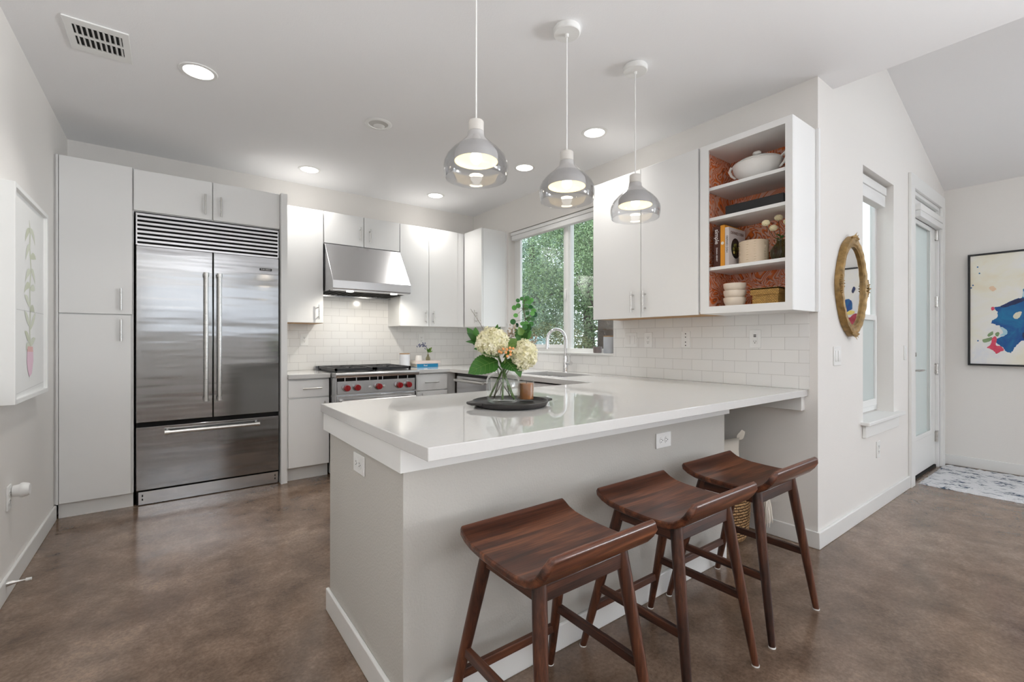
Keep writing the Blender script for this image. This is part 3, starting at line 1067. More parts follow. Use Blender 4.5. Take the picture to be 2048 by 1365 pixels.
MB().box(2.43, 2.99, 1.98, 2.0, 0.0, 0.875).build('wall_kneehole', M['knee'], kind='structure', smooth=False)

# countertops
o = MB().box(0.803, 1.142, 4.20, YB - 0.009, 0.877, 0.915).build('countertop', M['quartz'], bevel=0.002)
tag(o, 'short white quartz countertop between refrigerator panel and range', 'countertop')
xs = [0.552, 1.922, 2.335, 2.47, 2.86, XR - 0.009]
ys = [1.112, 2.188, 2.66, 3.26, 4.20, YB - 0.009]


def in_top(x, y):
    if 2.47 < x < 2.86 and 2.66 < y < 3.26: return False
    if y < 2.188: return True
    if y > 4.20: return x > 1.922
    return x > 2.335


o = MB().slab(xs, ys, in_top, 0.877, 0.915, 'Z').build('countertop', M['quartz'], bevel=0.0025, smooth=False)
tag(o, 'long white polished quartz countertop running from range corner around to the peninsula', 'countertop')

# sink and faucet
sk = thing('kitchen_sink', 'undermount stainless steel sink below the kitchen window', 'sink', (2.66, 2.96, 0.68))
m = MB()
m.slab([2.462, 2.474, 2.856, 2.868], [2.652, 2.664, 3.256, 3.268], lambda u, v: not (2.474 < u < 2.856 and 2.664 < v < 3.256), 0.69, 0.8765, 'Z')
m.box(2.462, 2.868, 2.652, 3.268, 0.68, 0.69)
m.build('basin', M['steel'], sk, bevel=0.004)
MB().lathe([(0, 0.0), (0.04, 0.0), (0.045, 0.004), (0, 0.005)], 2.665, 2.96, 0.6905, 20).build('drain', M['chrome'], sk)
fc = thing('faucet', 'polished chrome gooseneck faucet behind the sink', 'faucet', (2.905, 3.02, 0.915))
fx, fy = 2.905, 3.065
MB().lathe([(0, 0), (0.027, 0), (0.027, 0.008), (0.024, 0.012), (0.024, 0.13), (0.02, 0.15), (0.0, 0.15)], fx, fy, 0.915, 24).build('body', M['chrome'], fc)
m = MB()
pts = [(fx, fy, 1.06), (fx, fy, 1.18)]
for k in range(0, 11):
    a = PI * k / 10
    pts.append((fx - 0.098 * (1 - math.cos(a)) * 0.9, fy + 0.098 * (1 - math.cos(a)) * 0.25, 1.21 + 0.098 * math.sin(a)))
pts.append((pts[-1][0] - 0.006, pts[-1][1], 1.13))
m.tube(pts, [0.0135] * (len(pts) - 2) + [0.0155, 0.0165], 14)
m.build('spout', M['chrome'], fc)
m = MB()
m.tube([(fx, fy - 0.015, 1.0), (fx - 0.008, fy - 0.078, 1.0)], 0.0185, 14)
m.tube([(fx - 0.006, fy - 0.062, 1.008), (fx - 0.006, fy - 0.064, 1.092)], [0.0055, 0.004], 8)
m.build('lever', M['chrome'], fc)

# ------------------------------------------------------------------ range and hood
rg = thing('gas_range', 'stainless steel gas range with five red knobs', 'range', (1.53, 4.4, 0))
MB().box(1.147, 1.917, 4.135, YB - 0.012, 0.02, 0.914).build('body', M['steel'], rg)
m = MB()
m.box(1.152, 1.164, 4.092, 4.135, 0.12, 0.876); m.box(1.905, 1.917, 4.092, 4.135, 0.12, 0.876)
m.build('side_trim', M['steel'], rg)
m = MB()
m.prism([(4.052, 0.884), (4.046, 0.892), (4.046, 0.912), (4.056, 0.922), (4.16, 0.922), (4.16, 0.878), (4.056, 0.878)], 1.146, 1.918, 'X')
m.build('bullnose', M['steel'], rg, bevel=0.002)
MB().box(1.160, 1.905, 4.16, 4.745, 0.9142, 0.921).build('cooktop', M['black'], rg)
MB().box(1.147, 1.917, 4.745, YB - 0.012, 0.9142, 0.955).build('island_trim', M['steel'], rg)
MB().box(1.170, 1.899, 4.12, 4.135, 0.846, 0.877).build('vent_gap_shade', M['dark'], rg)  # solid dark strip; shade of the gap is put into its colour
m = MB()
for x in (1.235, 1.335, 1.455, 1.53, 1.575, 1.725, 1.82):
    m.box(x - 0.004, x + 0.004, 4.095, 4.12, 0.846, 0.877)
m.build('vent_fins', M['steel'], rg)
MB().box(1.170, 1.899, 4.100, 4.135, 0.733, 0.846).build('control_panel', M['steel'], rg, bevel=0.002)
for x in (1.247, 1.338, 1.534, 1.732, 1.823):
    k = MB().tube([(x, 4.0995, 0.787), (x, 4.082, 0.787)], [0.034, 0.030], 24).build('knob', M['steel'], rg, label='round red control knob')
    m = MB()
    m.tube([(x, 4.0815, 0.787), (x, 4.052, 0.787)], [0.029, 0.0265], 24)
    m.box(x - 0.0045, x + 0.0045, 4.046, 4.053, 0.763, 0.811)
    m.build('knob_cap', M['red'], k, bevel=0.002)
for x in (1.463, 1.592):
    MB().tube([(x, 4.0995, 0.782), (x, 4.083, 0.782)], [0.013, 0.011], 16).build('button', M['nickel'], rg)
od = MB().box(1.170, 1.899, 4.098, 4.135, 0.18, 0.716).build('oven_door', M['steel'], rg, bevel=0.003)
m = MB()
m.tube([(1.19, 4.045, 0.672), (1.88, 4.045, 0.672)], 0.0145, 16)
for x in (1.21, 1.86):
    m.tube([(x, 4.045, 0.672), (x, 4.0985, 0.672)], 0.014, 12)
m.build('oven_handle', M['nickel'], od)
MB().box(1.30, 1.77, 4.0955, 4.0978, 0.32, 0.60).build('oven_window', M['black'], od)
for gx0, gx1 in ((1.175, 1.527), (1.535, 1.89)):
    m = MB()
    z0, z1 = 0.932, 0.956
    gy0, gy1 = 4.175, 4.735
    m.box(gx0, gx1, gy0, gy0 + 0.018, z0, z1); m.box(gx0, gx1, gy1 - 0.018, gy1, z0, z1)
    m.box(gx0, gx0 + 0.018, gy0, gy1, z0, z1); m.box(gx1 - 0.018, gx1, gy0, gy1, z0, z1)
    m.box(gx0, gx1, (gy0 + gy1) / 2 - 0.009, (gy0 + gy1) / 2 + 0.009, z0, z1)
    cx = (gx0 + gx1) / 2
    for cy in (gy0 + 0.145, gy1 - 0.145):
        for a in range(8):
            t = a * PI / 4
            p = [(cx + math.cos(t) * r_, cy + math.sin(t) * r_ * 0.8, 0.950) for r_ in (0.035, 0.165)]
            m.tube(p, 0.006, 6)
    for x in (gx0 + 0.009, gx1 - 0.009):
        for y in (gy0 + 0.009, gy1 - 0.009):
            m.box(x - 0.008, x + 0.008, y - 0.008, y + 0.008, 0.9213, z0)
    m.build('grate', M['iron'], rg)
for x in (1.351, 1.712):
    for y in (4.32, 4.59):
        MB().lathe([(0, 0), (0.05, 0), (0.05, 0.01), (0.032, 0.012), (0.032, 0.02), (0, 0.021)], x, y, 0.9213, 20).build('burner', M['iron'], rg)

hd = thing('range_hood', 'stainless steel canopy range hood above the gas range', 'range hood', (1.53, 4.5, 1.655))
m = MB()
hx0, hx1 = 1.160, 1.899
prof = [(YB - 0.009, 2.11), (4.462, 2.11), (4.20, 1.752), (4.193, 1.745), (4.193, 1.672), (4.20, 1.664), (YB - 0.009, 1.664)]
# open shell: outer skin
m.prism(prof, hx0, hx1, 'X')
m.build('canopy', M['steel'], hd, bevel=0.002, angle=25)
m = MB()
m.box(hx0 + 0.004, hx1 - 0.004, 4.20, 4.29, 1.656, 1.6638)
m.box(hx0 + 0.004, hx1 - 0.004, 4.70, YB - 0.012, 1.640, 1.6638)
m.mi = 1
m.box(hx0 + 0.004, hx1 - 0.004, 4.29, 4.70, 1.660, 1.6638)
for k in range(14):
    x = hx0 + 0.03 + k * 0.05
    m.box(x, x + 0.022, 4.30, 4.69, 1.654, 1.660)
m.build('filter', [M['steel'], M['dark']], hd)
for lx in (1.325, 1.745):
    MB().lathe([(0, 0), (0.032, 0), (0.032, 0.006), (0, 0.006)], lx, 4.245, 1.6495, 20).build('hood_lamp', M['hoodlamp'], hd)
    ld = bpy.data.lights.new('hood_spot', 'SPOT')
    ld.energy = 9; ld.color = (1.0, 0.94, 0.84); ld.spot_size = math.radians(150); ld.spot_blend = 0.6; ld.shadow_soft_size = 0.02
    lo = bpy.data.objects.new('hood_spot', ld); COL.objects.link(lo)
    lo.location = (lx, 4.245, 1.645); lo.rotation_euler = (math.radians(22), 0, 0)

# ------------------------------------------------------------------ ceiling fixtures
g_can = 'recessed ceiling lights'
cans = [(0.134, 3.148, 'lit recessed ceiling light nearest the ceiling vent'),
        (1.002, 4.351, 'lit recessed ceiling light above the wall cabinets by the range'),
        (2.240, 4.335, 'lit recessed ceiling light nearest the far room corner'),
        (2.507, 3.167, 'lit recessed ceiling light in front of the kitchen window'),
        (2.497, 2.329, 'lit recessed ceiling light nearest the right wall cabinets')]
t0 = thing('recessed_light', cans[0][2], 'ceiling light', (cans[0][0], cans[0][1], HC), g_can)
x, y = cans[0][:2]
MB().lathe([(0.072, -0.0005), (0.074, -0.006), (0.090, -0.005), (0.094, -0.0008)], x, y, HC, 40).build('trim_ring', M['plastic'], t0)
MB().lathe([(0, -0.004), (0.072, -0.004), (0.0725, -0.0006)], x, y, HC, 32).build('lens', M['lamp'], t0)
for x, y, lab in cans[1:]:
    dup(t0, (x - cans[0][0], y - cans[0][1], 0), lab)
for x, y, lab in cans:
    ld = bpy.data.lights.new('downlight', 'AREA')
    ld.shape = 'DISK'; ld.size = 0.13; ld.energy = 3.6; ld.spread = math.radians(115); ld.color = (1.0, 0.97, 0.93)
    lo = bpy.data.objects.new('downlight', ld); COL.objects.link(lo)
    lo.location = (x, y, HC - 0.012)
t1 = thing('recessed_light', 'unlit recessed gimbal ceiling light in the middle of the kitchen ceiling', 'ceiling light', (1.181, 3.149, HC), g_can)
MB().lathe([(0.066, -0.0005), (0.068, -0.007), (0.088, -0.006), (0.094, -0.0008)], 1.181, 3.149, HC, 40).build('trim_ring', M['plastic'], t1)
mg = plain('shaded white baffle', rgb(205, 204, 200), 0.6)
MB().lathe([(0.068, -0.0008), (0.060, -0.0006), (0, -0.0006)], 1.181, 3.149, HC, 32).build('baffle', mg, t1)
MB().lathe([(0, -0.0045), (0.034, -0.0045), (0.040, -0.001)], 1.197, 3.18, HC, 28).build('lens', M['plastic'], t1)

v = thing('ceiling_vent', 'white metal supply air register in the ceiling near the left wall', 'vent', (-0.283, 3.122, HC))
VR = [(3.022, 3.112), (3.130, 3.220)]
MB().slab([-0.405, -0.375, -0.190, -0.160], [2.97, VR[0][0], VR[0][1], VR[1][0], VR[1][1], 3.274],
          lambda a, b: not (-0.375 < a < -0.190 and any(p < b < q for p, q in VR)), HC - 0.008, HC - 0.0005, 'Z').build('frame', M['plastic'], v, bevel=0.002)
MB().box(-0.375, -0.190, VR[0][0], VR[1][1], HC - 0.0012, HC - 0.0006).build('duct_shade', M['dark'], v)  # flat dark sheet behind the louvers, coloured as the shade inside the duct
for y0, y1 in VR:
    for k in range(9):
        x = -0.3725 + k * 0.0206
        MB().prism([(x + 0.0045, HC - 0.0015), (x + 0.013, HC - 0.0105), (x + 0.0148, HC - 0.0105), (x + 0.0063, HC - 0.0015)], y0, y1, 'Y').build('louver', M['plastic'], v)

# pendants
PYP, RIM = 1.635, 1.883
pend_x = [1.035, 1.558, 2.081]
labs = ['smoked glass pendant lamp nearest the camera, over the left end of the peninsula',
        'middle smoked glass pendant lamp over the peninsula',
        'smoked glass pendant lamp nearest the right wall cabinets']
px = pend_x[0]
p0 = thing('pendant_lamp', labs[0], 'pendant lamp', (px, PYP, HC), 'pendant lamps over the peninsula')
MB().lathe([(0, -0.0005), (0.064, -0.0005), (0.066, -0.004), (0.066, -0.026), (0.062, -0.030), (0.01, -0.030), (0.008, -0.045), (0, -0.045)], px, PYP, HC, 36).build('canopy', M['plastic'], p0)
MB().tube([(px, PYP, HC - 0.04), (px, PYP, RIM + 0.235)], 0.0035, 8).build('cord', M['plastic'], p0)
M['socket'] = plain('satin white socket', rgb(214, 210, 204), 0.4)
MB().lathe([(0, 0.242), (0.030, 0.242), (0.032, 0.239), (0.032, 0.198), (0.028, 0.196), (0, 0.196)], px, PYP, RIM, 32).build('socket', M['socket'], p0)
M['shade'] = plain('grey metal inner shade', rgb(214, 211, 208), 0.4, 0.0)
M['shadein'] = plain('cream white shade lining', rgb(240, 226, 190), 0.6)
m = MB()
m.lathe([(0.033, 0.196), (0.034, 0.178), (0.040, 0.168), (0.066, 0.140), (0.088, 0.112), (0.0915, 0.100), (0.0915, 0.072)], px, PYP, RIM, 40)
m.build('inner_shade', M['shade'], p0)
MB().lathe([(0.0915, 0.072), (0.0895, 0.073), (0.0885, 0.098), (0.084, 0.110), (0.062, 0.137), (0.036, 0.164), (0.0, 0.166)], px, PYP, RIM, 40).build('shade_lining', M['shadein'], p0, label='cream inside of the shade')
MB().lathe([(0.0355, 0.195), (0.0362, 0.180), (0.042, 0.170), (0.072, 0.142), (0.100, 0.118), (0.122, 0.092), (0.1335, 0.066), (0.1358, 0.050), (0.1345, 0.028), (0.129, 0.002),
            (0.1275, 0.0), (0.1265, 0.002), (0.132, 0.028), (0.1332, 0.050), (0.131, 0.066), (0.120, 0.091), (0.098, 0.1165), (0.070, 0.1405)], px, PYP, RIM, 56).build('glass_shade', M['smoke'], p0, label='smoked grey glass bell')
MB().lathe([(0, 0.062), (0.012, 0.064), (0.022, 0.074), (0.0255, 0.088), (0.022, 0.102), (0.014, 0.115), (0.012, 0.15), (0, 0.15)], px, PYP, RIM, 24).build('bulb', M['bulb'], p0)
for k in (1, 2):
    dup(p0, (pend_x[k] - px, 0, 0), labs[k])
for x in pend_x:
    ld = bpy.data.lights.new('pendant_bulb', 'POINT')
    ld.energy = 0.8; ld.color = (1.0, 0.86, 0.66); ld.shadow_soft_size = 0.028
    lo = bpy.data.objects.new('pendant_bulb', ld); COL.objects.link(lo)
    lo.location = (x, PYP, RIM + 0.056)


# ------------------------------------------------------------------ wall plates
def outlet(facing, o, label, kind='duplex', rot=False, group=None, w=0.072, h=0.116):
    names = {'duplex': 'wall_outlet', 'decora': 'wall_outlet', 'usb': 'wall_outlet', 'switch': 'light_switch', 'switch2': 'light_switch', 'blank': 'wall_plate'}
    t = thing(names[kind], label, 'switch' if 'switch' in kind else 'outlet', o, group)
    if kind == 'switch2': w = 0.116
    F = frame(o, facing)
    if rot: F = F @ Matrix.Rotation(PI / 2, 4, 'Z')
    MB(F).box(-w / 2, w / 2, -h / 2, h / 2, 0.0004, 0.006).build('plate', M['plastic'], t, bevel=0.002)
    if kind == 'duplex':
        for s in (-1, 1):
            sk_ = MB(F).lathe([(0, 0.0062), (0.017, 0.0062), (0.0172, 0.008), (0, 0.008)], 0, s * 0.0195, 0, 24, 1.0, 0.82)
            so = sk_.build('socket', M['plastic'], t)
            m = MB(F)
            m.box(-0.0075, -0.0055, s * 0.0195 - 0.001, s * 0.0195 + 0.008, 0.0081, 0.0086)
            m.box(0.0050, 0.0070, s * 0.0195 - 0.001, s * 0.0195 + 0.008, 0.0081, 0.0086)
            m.lathe([(0, 0.0081), (0.0025, 0.0081), (0.0025, 0.0086), (0, 0.0086)], 0, s * 0.0195 - 0.007, 0, 10)
            m.build('slots', M['slot'], so)
    elif kind in ('decora', 'usb'):
        so = MB(F).box(-0.0165, 0.0165, -0.033, 0.033, 0.0062, 0.0082).build('socket', M['plastic'], t, bevel=0.001)
        m = MB(F)
        for s in ((-1, 1) if kind == 'decora' else (-1,)):
            m.box(-0.0075, -0.0055, s * 0.018 - 0.001, s * 0.018 + 0.008, 0.0083, 0.0088)
            m.box(0.0050, 0.0070, s * 0.018 - 0.001, s * 0.018 + 0.008, 0.0083, 0.0088)
            m.lathe([(0, 0.0083), (0.0028, 0.0083), (0.0028, 0.0088), (0, 0.0088)], 0, s * 0.018 - 0.007, 0, 10)
        if kind == 'usb':
            m.box(-0.008, 0.008, 0.012, 0.018, 0.0083, 0.0088)
            m.box(-0.008, 0.008, 0.022, 0.028, 0.0083, 0.0088)
        m.build('slots', M['slot'], so)
    elif kind == 'switch':
        MB(F).box(-0.0165, 0.0165, -0.033, 0.033, 0.0062, 0.0095, 0.001).build('rocker', M['plastic'], t)
    elif kind == 'switch2':
        for s in (-1, 1):
            MB(F).box(s * 0.023 - 0.0165, s * 0.023 + 0.0165, -0.033, 0.033, 0.0062, 0.0095, 0.001).build('rocker', M['plastic'], t)
    elif kind == 'blank':
        m = MB(F)
        for q in (-0.042, -0.018, 0.018, 0.042):
            m.lathe([(0, 0.0062), (0.0042, 0.0062), (0.0042, 0.0072), (0, 0.0072)], 0, q, 0, 12)
        m.build('terminals', M['slot'], t)
    return t


outlet('-x', (PX0, 1.723, 0.739), 'white duplex outlet on the end of the peninsula wall', 'duplex', True)
outlet('-y', (1.893, PY0, 0.727), 'white duplex outlet on the stool side of the peninsula wall', 'duplex', True)
XT = XR - 0.008
outlet('-x', (XT, 2.39, 1.208), 'white double light switch on the tile right of the kitchen window', 'switch2')
outlet('-x', (XT, 2.223, 1.208), 'white outlet on the tile beside the double light switch', 'decora')
outlet('-x', (XT, 1.900, 1.210), 'white plate with four dark round terminals on the tile', 'blank')
outlet('-x', (XT, 1.41, 1.213), 'white usb outlet on the tile under the open shelves', 'usb')
outlet('-y', (1.055, YB - 0.008, 1.215), 'white outlet on the tile left of the range', 'decora')
outlet('-y', (2.297, YB - 0.008, 1.220), 'white outlet on the tile above the stacked books', 'decora')
outlet('-y', (3.288, YE, 1.108), 'white double light switch below the oval gilt mirror', 'switch2', w=0.11)
outlet('-y', (4.75, YE, 1.106), 'white light switch between the entry window and door casing', 'switch')
outlet('-y', (4.07, YE, 0.424), 'white outlet low on the entry wall below the window sill', 'decora')
outlet('+x', (XL, 3.20, 0.45), 'white outlet on the left wall holding a plugged-in night light', 'duplex')
n = thing('night_light', 'round white plug-in device in the left wall outlet', 'night light', (XL + 0.01, 3.235, 0.475))
F = frame((XL, 3.238, 0.470), '+x')
MB(F).tube([(0, 0, 0.0092), (0, 0, 0.034)], [0.026, 0.030], 24).build('plug_base', M['plastic'], n)
MB(F).tube([(0, 0, 0.0345), (0, 0, 0.042), (0, 0, 0.062), (0, 0, 0.068)], [0.034, 0.036, 0.031, 0.026], 28).build('round_cap', M['plastic'], n)
dst = thing('door_stop', 'spring door stop on the left baseboard', 'door stop', (XL + BT, 3.10, 0.078))
F = frame((XL + BT, 3.10, 0.076), '+x')
m = MB(F)
m.tube([(0, 0, 0.0002), (0, 0, 0.006), (0, 0, 0.02), (0, 0, 0.045), (0, 0, 0.062)], [0.013, 0.013, 0.009, 0.005, 0.0045], 12)
m.build('spring', M['nickel'], dst)
MB(F).tube([(0, 0, 0.0622), (0, 0, 0.082)], [0.0075, 0.0065], 12).build('rubber_tip', M['plastic'], dst)

# ------------------------------------------------------------------ bar stools
SX, SY = 0.92, 1.01
labs = ['walnut bar stool nearest the camera at the left end of the peninsula',
        'middle walnut bar stool of the three at the peninsula',
        'walnut bar stool farthest along the peninsula beside the woven basket']
st = thing('bar_stool', labs[0], 'bar stool', (SX, SY, 0), 'walnut bar stools at the peninsula')
prof = [(0.197, 0.640), (0.185, 0.629), (0.165, 0.617), (0.135, 0.608), (0.09, 0.6025), (0.03, 0.600), (-0.03, 0.599), (-0.075, 0.6005),
        (-0.108, 0.605), (-0.134, 0.614), (-0.155, 0.628), (-0.171, 0.646), (-0.183, 0.666), (-0.192, 0.688)]
TH = 0.024


def seat_mesh():
    m = MB()
    n = len(prof)
    hw = []
    for k, (y, z) in enumerate(prof):
        e = min(k, n - 1 - k)
        hw.append(0.216 - (0.006 if e == 0 else 0.0) - (0.012 if k == n - 1 else 0.003 if k == n - 2 else 0))
    top, bot = [], []
    nx = 8
    for k, (y, z) in enumerate(prof):
        a = prof[max(0, k - 1)]; b = prof[min(n - 1, k + 1)]
        t = Vector((0, b[0] - a[0], b[1] - a[1])).normalized()
        nr = Vector((0, t.z, -t.y))
        if nr.z > 0: nr = -nr
        if k > 8 and nr.y > 0: nr = -nr
        th = TH * (0.75 if k in (0, n - 1) else 1.0)
        ro, rb = [], []
        for i in range(nx + 1):
            x = -hw[k] + 2 * hw[k] * i / nx
            dish = -0.004 * (1 - (2 * i / nx - 1) ** 2) if 2 < k < n - 3 else 0
            p = Vector((SX + x, SY + y, z + dish))
            q = Vector((SX + x * 0.985, SY + y, z)) + nr * th
            ro.append(p); rb.append(q)
        top.append(m._v(ro)); bot.append(m._v(rb))
    F_ = m.bm.faces.new
    for k in range(n - 1):
        for i in range(nx):
            F_([top[k][i], top[k][i + 1], top[k + 1][i + 1], top[k + 1][i]])
            F_([bot[k][i], bot[k + 1][i], bot[k + 1][i + 1], bot[k][i + 1]])
        F_([top[k][0], top[k + 1][0], bot[k + 1][0], bot[k][0]])
        F_([top[k][nx], bot[k][nx], bot[k + 1][nx], top[k + 1][nx]])
    for k in (0, n - 1):
        for i in range(nx):
            F_([top[k][i], top[k][i + 1], bot[k][i + 1], bot[k][i]])
    return m


seat_mesh().build('seat', M['seat'], st, bevel=0.006, seg=3, angle=50)
TOPS, FEET = {}, {}
for sx in (-1, 1):
    for sy in (-1, 1):
        TOPS[sx, sy] = Vector((SX + sx * 0.158, SY + (0.125 if sy > 0 else -0.108), 0.585))
        FEET[sx, sy] = Vector((SX + sx * 0.214, SY + (0.268 if sy > 0 else -0.193), 0.004))


def on_leg(sx, sy, z):
    a, b = TOPS[sx, sy], FEET[sx, sy]
    return a + (b - a) * ((a.z - z) / (a.z - b.z))


for k in TOPS:
    m = MB()
    zs = [0.588, 0.50, 0.30, 0.12, 0.004]
    rs = [0.0200, 0.0205, 0.0185, 0.0155, 0.0125]
    m.tube([on_leg(k[0], k[1], z) for z in zs], rs, 18)
    lg = m.build('leg', M['leg'], st, angle=60)
    p = on_leg(k[0], k[1], 0.002)
    MB().lathe([(0, 0), (0.0135, 0), (0.0135, 0.005), (0, 0.005)], p.x, p.y, 0.0002, 16).build('foot_pad', M['plastic'], lg)


def rail(a, b, w, h, name, mat_):
    d = (b - a).normalized()
    s = Vector((-d.y, d.x, 0)).normalized()
    m = MB()
    lo = []
    for p in (a, b):
        lo.append([p + s * w / 2 * i + Vector((0, 0, h / 2 * j)) for i, j in ((-1, -1), (1, -1), (1, 1), (-1, 1))])
    va, vb = m._v(lo[0]), m._v(lo[1])
    m.bm.faces.new(va[::-1]); m.bm.faces.new(vb)
    for i in range(4):
        m.bm.faces.new([va[i], va[(i + 1) % 4], vb[(i + 1) % 4], vb[i]])
    return m.build(name, mat_, st, bevel=0.003)


for sx in (-1, 1):
    rail(on_leg(sx, -1, 0.553), on_leg(sx, 1, 0.553), 0.020, 0.046, 'apron', M['raily'])
    rail(on_leg(sx, -1, 0.250), on_leg(sx, 1, 0.250), 0.018, 0.030, 'stretcher', M['raily'])
for sy in (-1, 1):
    rail(on_leg(-1, sy, 0.553), on_leg(1, sy, 0.553), 0.020, 0.046, 'apron', M['railx'])
rail(on_leg(-1, 1, 0.165), on_leg(1, 1, 0.165), 0.018, 0.030, 'stretcher', M['railx'])
dup(st, (0.600, 0, 0), labs[1])
dup(st, (1.183, 0.01, 0), labs[2])

# ------------------------------------------------------------------ basket, cushion, tassels
M['rope'] = weave_mat('woven seagrass', rgb(196, 154, 106), rgb(84, 56, 34), 0.030, 0.017, 0.75, 0.010, 0.2)
M['linen'] = plain('ivory linen', rgb(226, 219, 208), 0.85, bump_scale=300, bump_d=0.001)
BX, BY = 2.72, 1.55
b = thing('woven_basket', 'round woven seagrass basket on the floor under the peninsula overhang', 'basket', (BX, BY, 0))
m = MB()
out = [(0.17, 0.0), (0.192, 0.01), (0.20, 0.03)]
for k in range(22):
    z = 0.03 + k * 0.017
    r_ = 0.20 + 0.012 * math.sin(PI * k / 21)
    out += [(r_ + 0.006, z + 0.0085), (r_, z + 0.017)]
inn = [(0.185, 0.405), (0.18, 0.03), (0, 0.03)]
m.lathe([(0, 0.001)] + out + inn, BX, BY, 0, 48)
m.build('body', M['rope'], b)
for s_ in (-1, 1):
    m = MB()
    pts = [(BX + s_ * (0.205 + 0.012 * math.sin(PI * t / 8)), BY - 0.07 + 0.14 * t / 8, 0.39 + 0.07 * math.sin(PI * t / 8)) for t in range(9)]
    m.tube(pts, 0.011, 10)
    m.build('handle', M['rope'], b)
cu = thing('cushion', 'ivory linen cushion with corner tassels standing in the woven basket', 'cushion', (BX, BY, 0.10))
m = MB()
CW, CZ = 0.215, 0.375


def cush(u, w_):
    t = 0.065 * (max(0, 1 - u * u) ** 0.45) * (max(0, 1 - w_ * w_) ** 0.45)
    pinch = 1 - 0.10 * (1 - abs(u * w_))
    return u * pinch, w_ * pinch, t


G = 14
grid = [[], []]
for sgn in (0, 1):
    for i in range(G + 1):
        row = []
        for j in range(G + 1):
            u, w_, t = cush(2 * i / G - 1, 2 * j / G - 1)
            row.append(Vector((BX + u * CW * 0.78, BY + u * -CW * 0.42 + (t if sgn else -t), CZ + w_ * CW)))
        grid[sgn].append(m._v(row))
for sgn in (0, 1):
    for i in range(G):
        for j in range(G):
            g_ = grid[sgn]
            m.bm.faces.new([g_[i][j], g_[i + 1][j], g_[i + 1][j + 1], g_[i][j + 1]])
bmesh.ops.remove_doubles(m.bm, verts=m.bm.verts, dist=1e-4)
m.build('cover', M['linen'], cu, angle=180)
random.seed(4)


def tassel(parent, top, L=0.12, r=0.028, name='tassel'):
    m = MB()
    x, y, z = top
    m.lathe([(0, 0), (0.010, -0.004), (0.013, -0.016), (0.009, -0.026), (0.010, -0.028)], x, y, z, 14)
    for k in range(46):
        a = random.uniform(0, 2 * PI); q = math.sqrt(random.random())
        e = (x + math.cos(a) * r * q, y + math.sin(a) * r * q, z - L * random.uniform(0.86, 1.03))
        m.tube([(x + math.cos(a) * 0.007 * q, y + math.sin(a) * 0.007 * q, z - 0.024), (x + math.cos(a) * r * q * 0.7, y + math.sin(a) * r * q * 0.7, z - L * 0.5), e], [0.0028, 0.0026, 0.0018], 5)
    return m.build(name, M['linen'], parent)


ct = [Vector((BX + CW * 0.74, BY - CW * 0.40, CZ + CW * 0.94)), Vector((BX - CW * 0.74, BY + CW * 0.40, CZ + CW * 0.94))]
for p in ct:
    m = MB()
    m.leaf((p.x, p.y, p.z), (p.x + 0.03, p.y - 0.02, p.z + 0.055), (-0.5, -0.8, 0), 0.045, [0.3, 0.8, 1.0, 1.0, 0.9, 0.8, 0.7, 0.55])
    m.build('corner_tuft', M['linen'], cu)
th_ = thing('throw_blanket', 'ivory tasselled throw hanging over the rim of the woven basket', 'throw', (BX + 0.13, BY - 0.16, 0.40))
m = MB()
rows = []
for i in range(7):
    a = -1.42 + i * 0.085
    col = []
    for r_, z in ((0.165, 0.36), (0.185, 0.415), (0.212, 0.432), (0.25, 0.425), (0.285, 0.40), (0.300, 0.36), (0.304, 0.32), (0.305, 0.285)):
        q_ = r_ + 0.006 * math.sin(i * 2.1 + z * 9)
        col.append((BX + q_ * math.cos(a), BY + q_ * math.sin(a), z + 0.004 * math.sin(i * 2.1)))
    rows.append(m._v(col))
for a_, b_ in zip(rows, rows[1:]):
    for k in range(7):
        m.bm.faces.new([a_[k], b_[k], b_[k + 1], a_[k + 1]])
ob = m.build('cloth', M['linen'], th_)
sol = ob.modifiers.new('thickness', 'SOLIDIFY'); sol.thickness = 0.006
for a in (-1.40, -1.22, -1.06, -0.92):
    tassel(th_, (BX + 0.308 * math.cos(a), BY + 0.308 * math.sin(a), 0.296), 0.165, 0.026)

# ------------------------------------------------------------------ tray, vase, bouquet, candle on the peninsula
FW, RT = Vector((0.599, 0.8007, 0)), Vector((0.8007, -0.599, 0))
VC = Vector((1.196, 1.668, 0))
TC = Vector((1.205, 1.622, 0))
M['tray'] = plain('blackened wood', rgb(46, 43, 42), 0.5, vary=0.15, vscale=20)
tr = thing('serving_tray', 'round dark wooden tray with two handles on the peninsula', 'tray', (TC.x, TC.y, 0.915))
MB().lathe([(0, 0.001), (0.145, 0.001), (0.158, 0.006), (0.167, 0.022), (0.167, 0.025), (0.161, 0.026), (0.155, 0.014), (0.148, 0.0105), (0, 0.0105)], TC.x, TC.y, 0.915, 64).build('dish', M['tray'], tr)
ax = Vector((0.381, -0.077, 0)).normalized(); pe = Vector((-ax.y, ax.x, 0))
for s_ in (-1, 1):
    q = [TC + ax * s_ * a + pe * b_ for a, b_ in ((0.158, -0.062), (0.180, -0.038), (0.196, -0.028), (0.199, 0.0), (0.196, 0.028), (0.180, 0.038), (0.158, 0.062))]
    if s_ < 0: q = q[::-1]
    MB().prism([(p.x, p.y) for p in q], 0.9305, 0.9405, 'Z').build('handle', M['tray'], tr, bevel=0.003)
va = thing('glass_vase', 'clear round glass vase with water on the dark tray', 'vase', (VC.x, VC.y, 0.926))
vp = [(0.0, 0.0), (0.058, 0.0), (0.068, 0.006), (0.072, 0.020), (0.0745, 0.045), (0.0755, 0.075), (0.073, 0.102), (0.064, 0.120), (0.048, 0.132), (0.040, 0.142), (0.039, 0.156), (0.043, 0.172)]
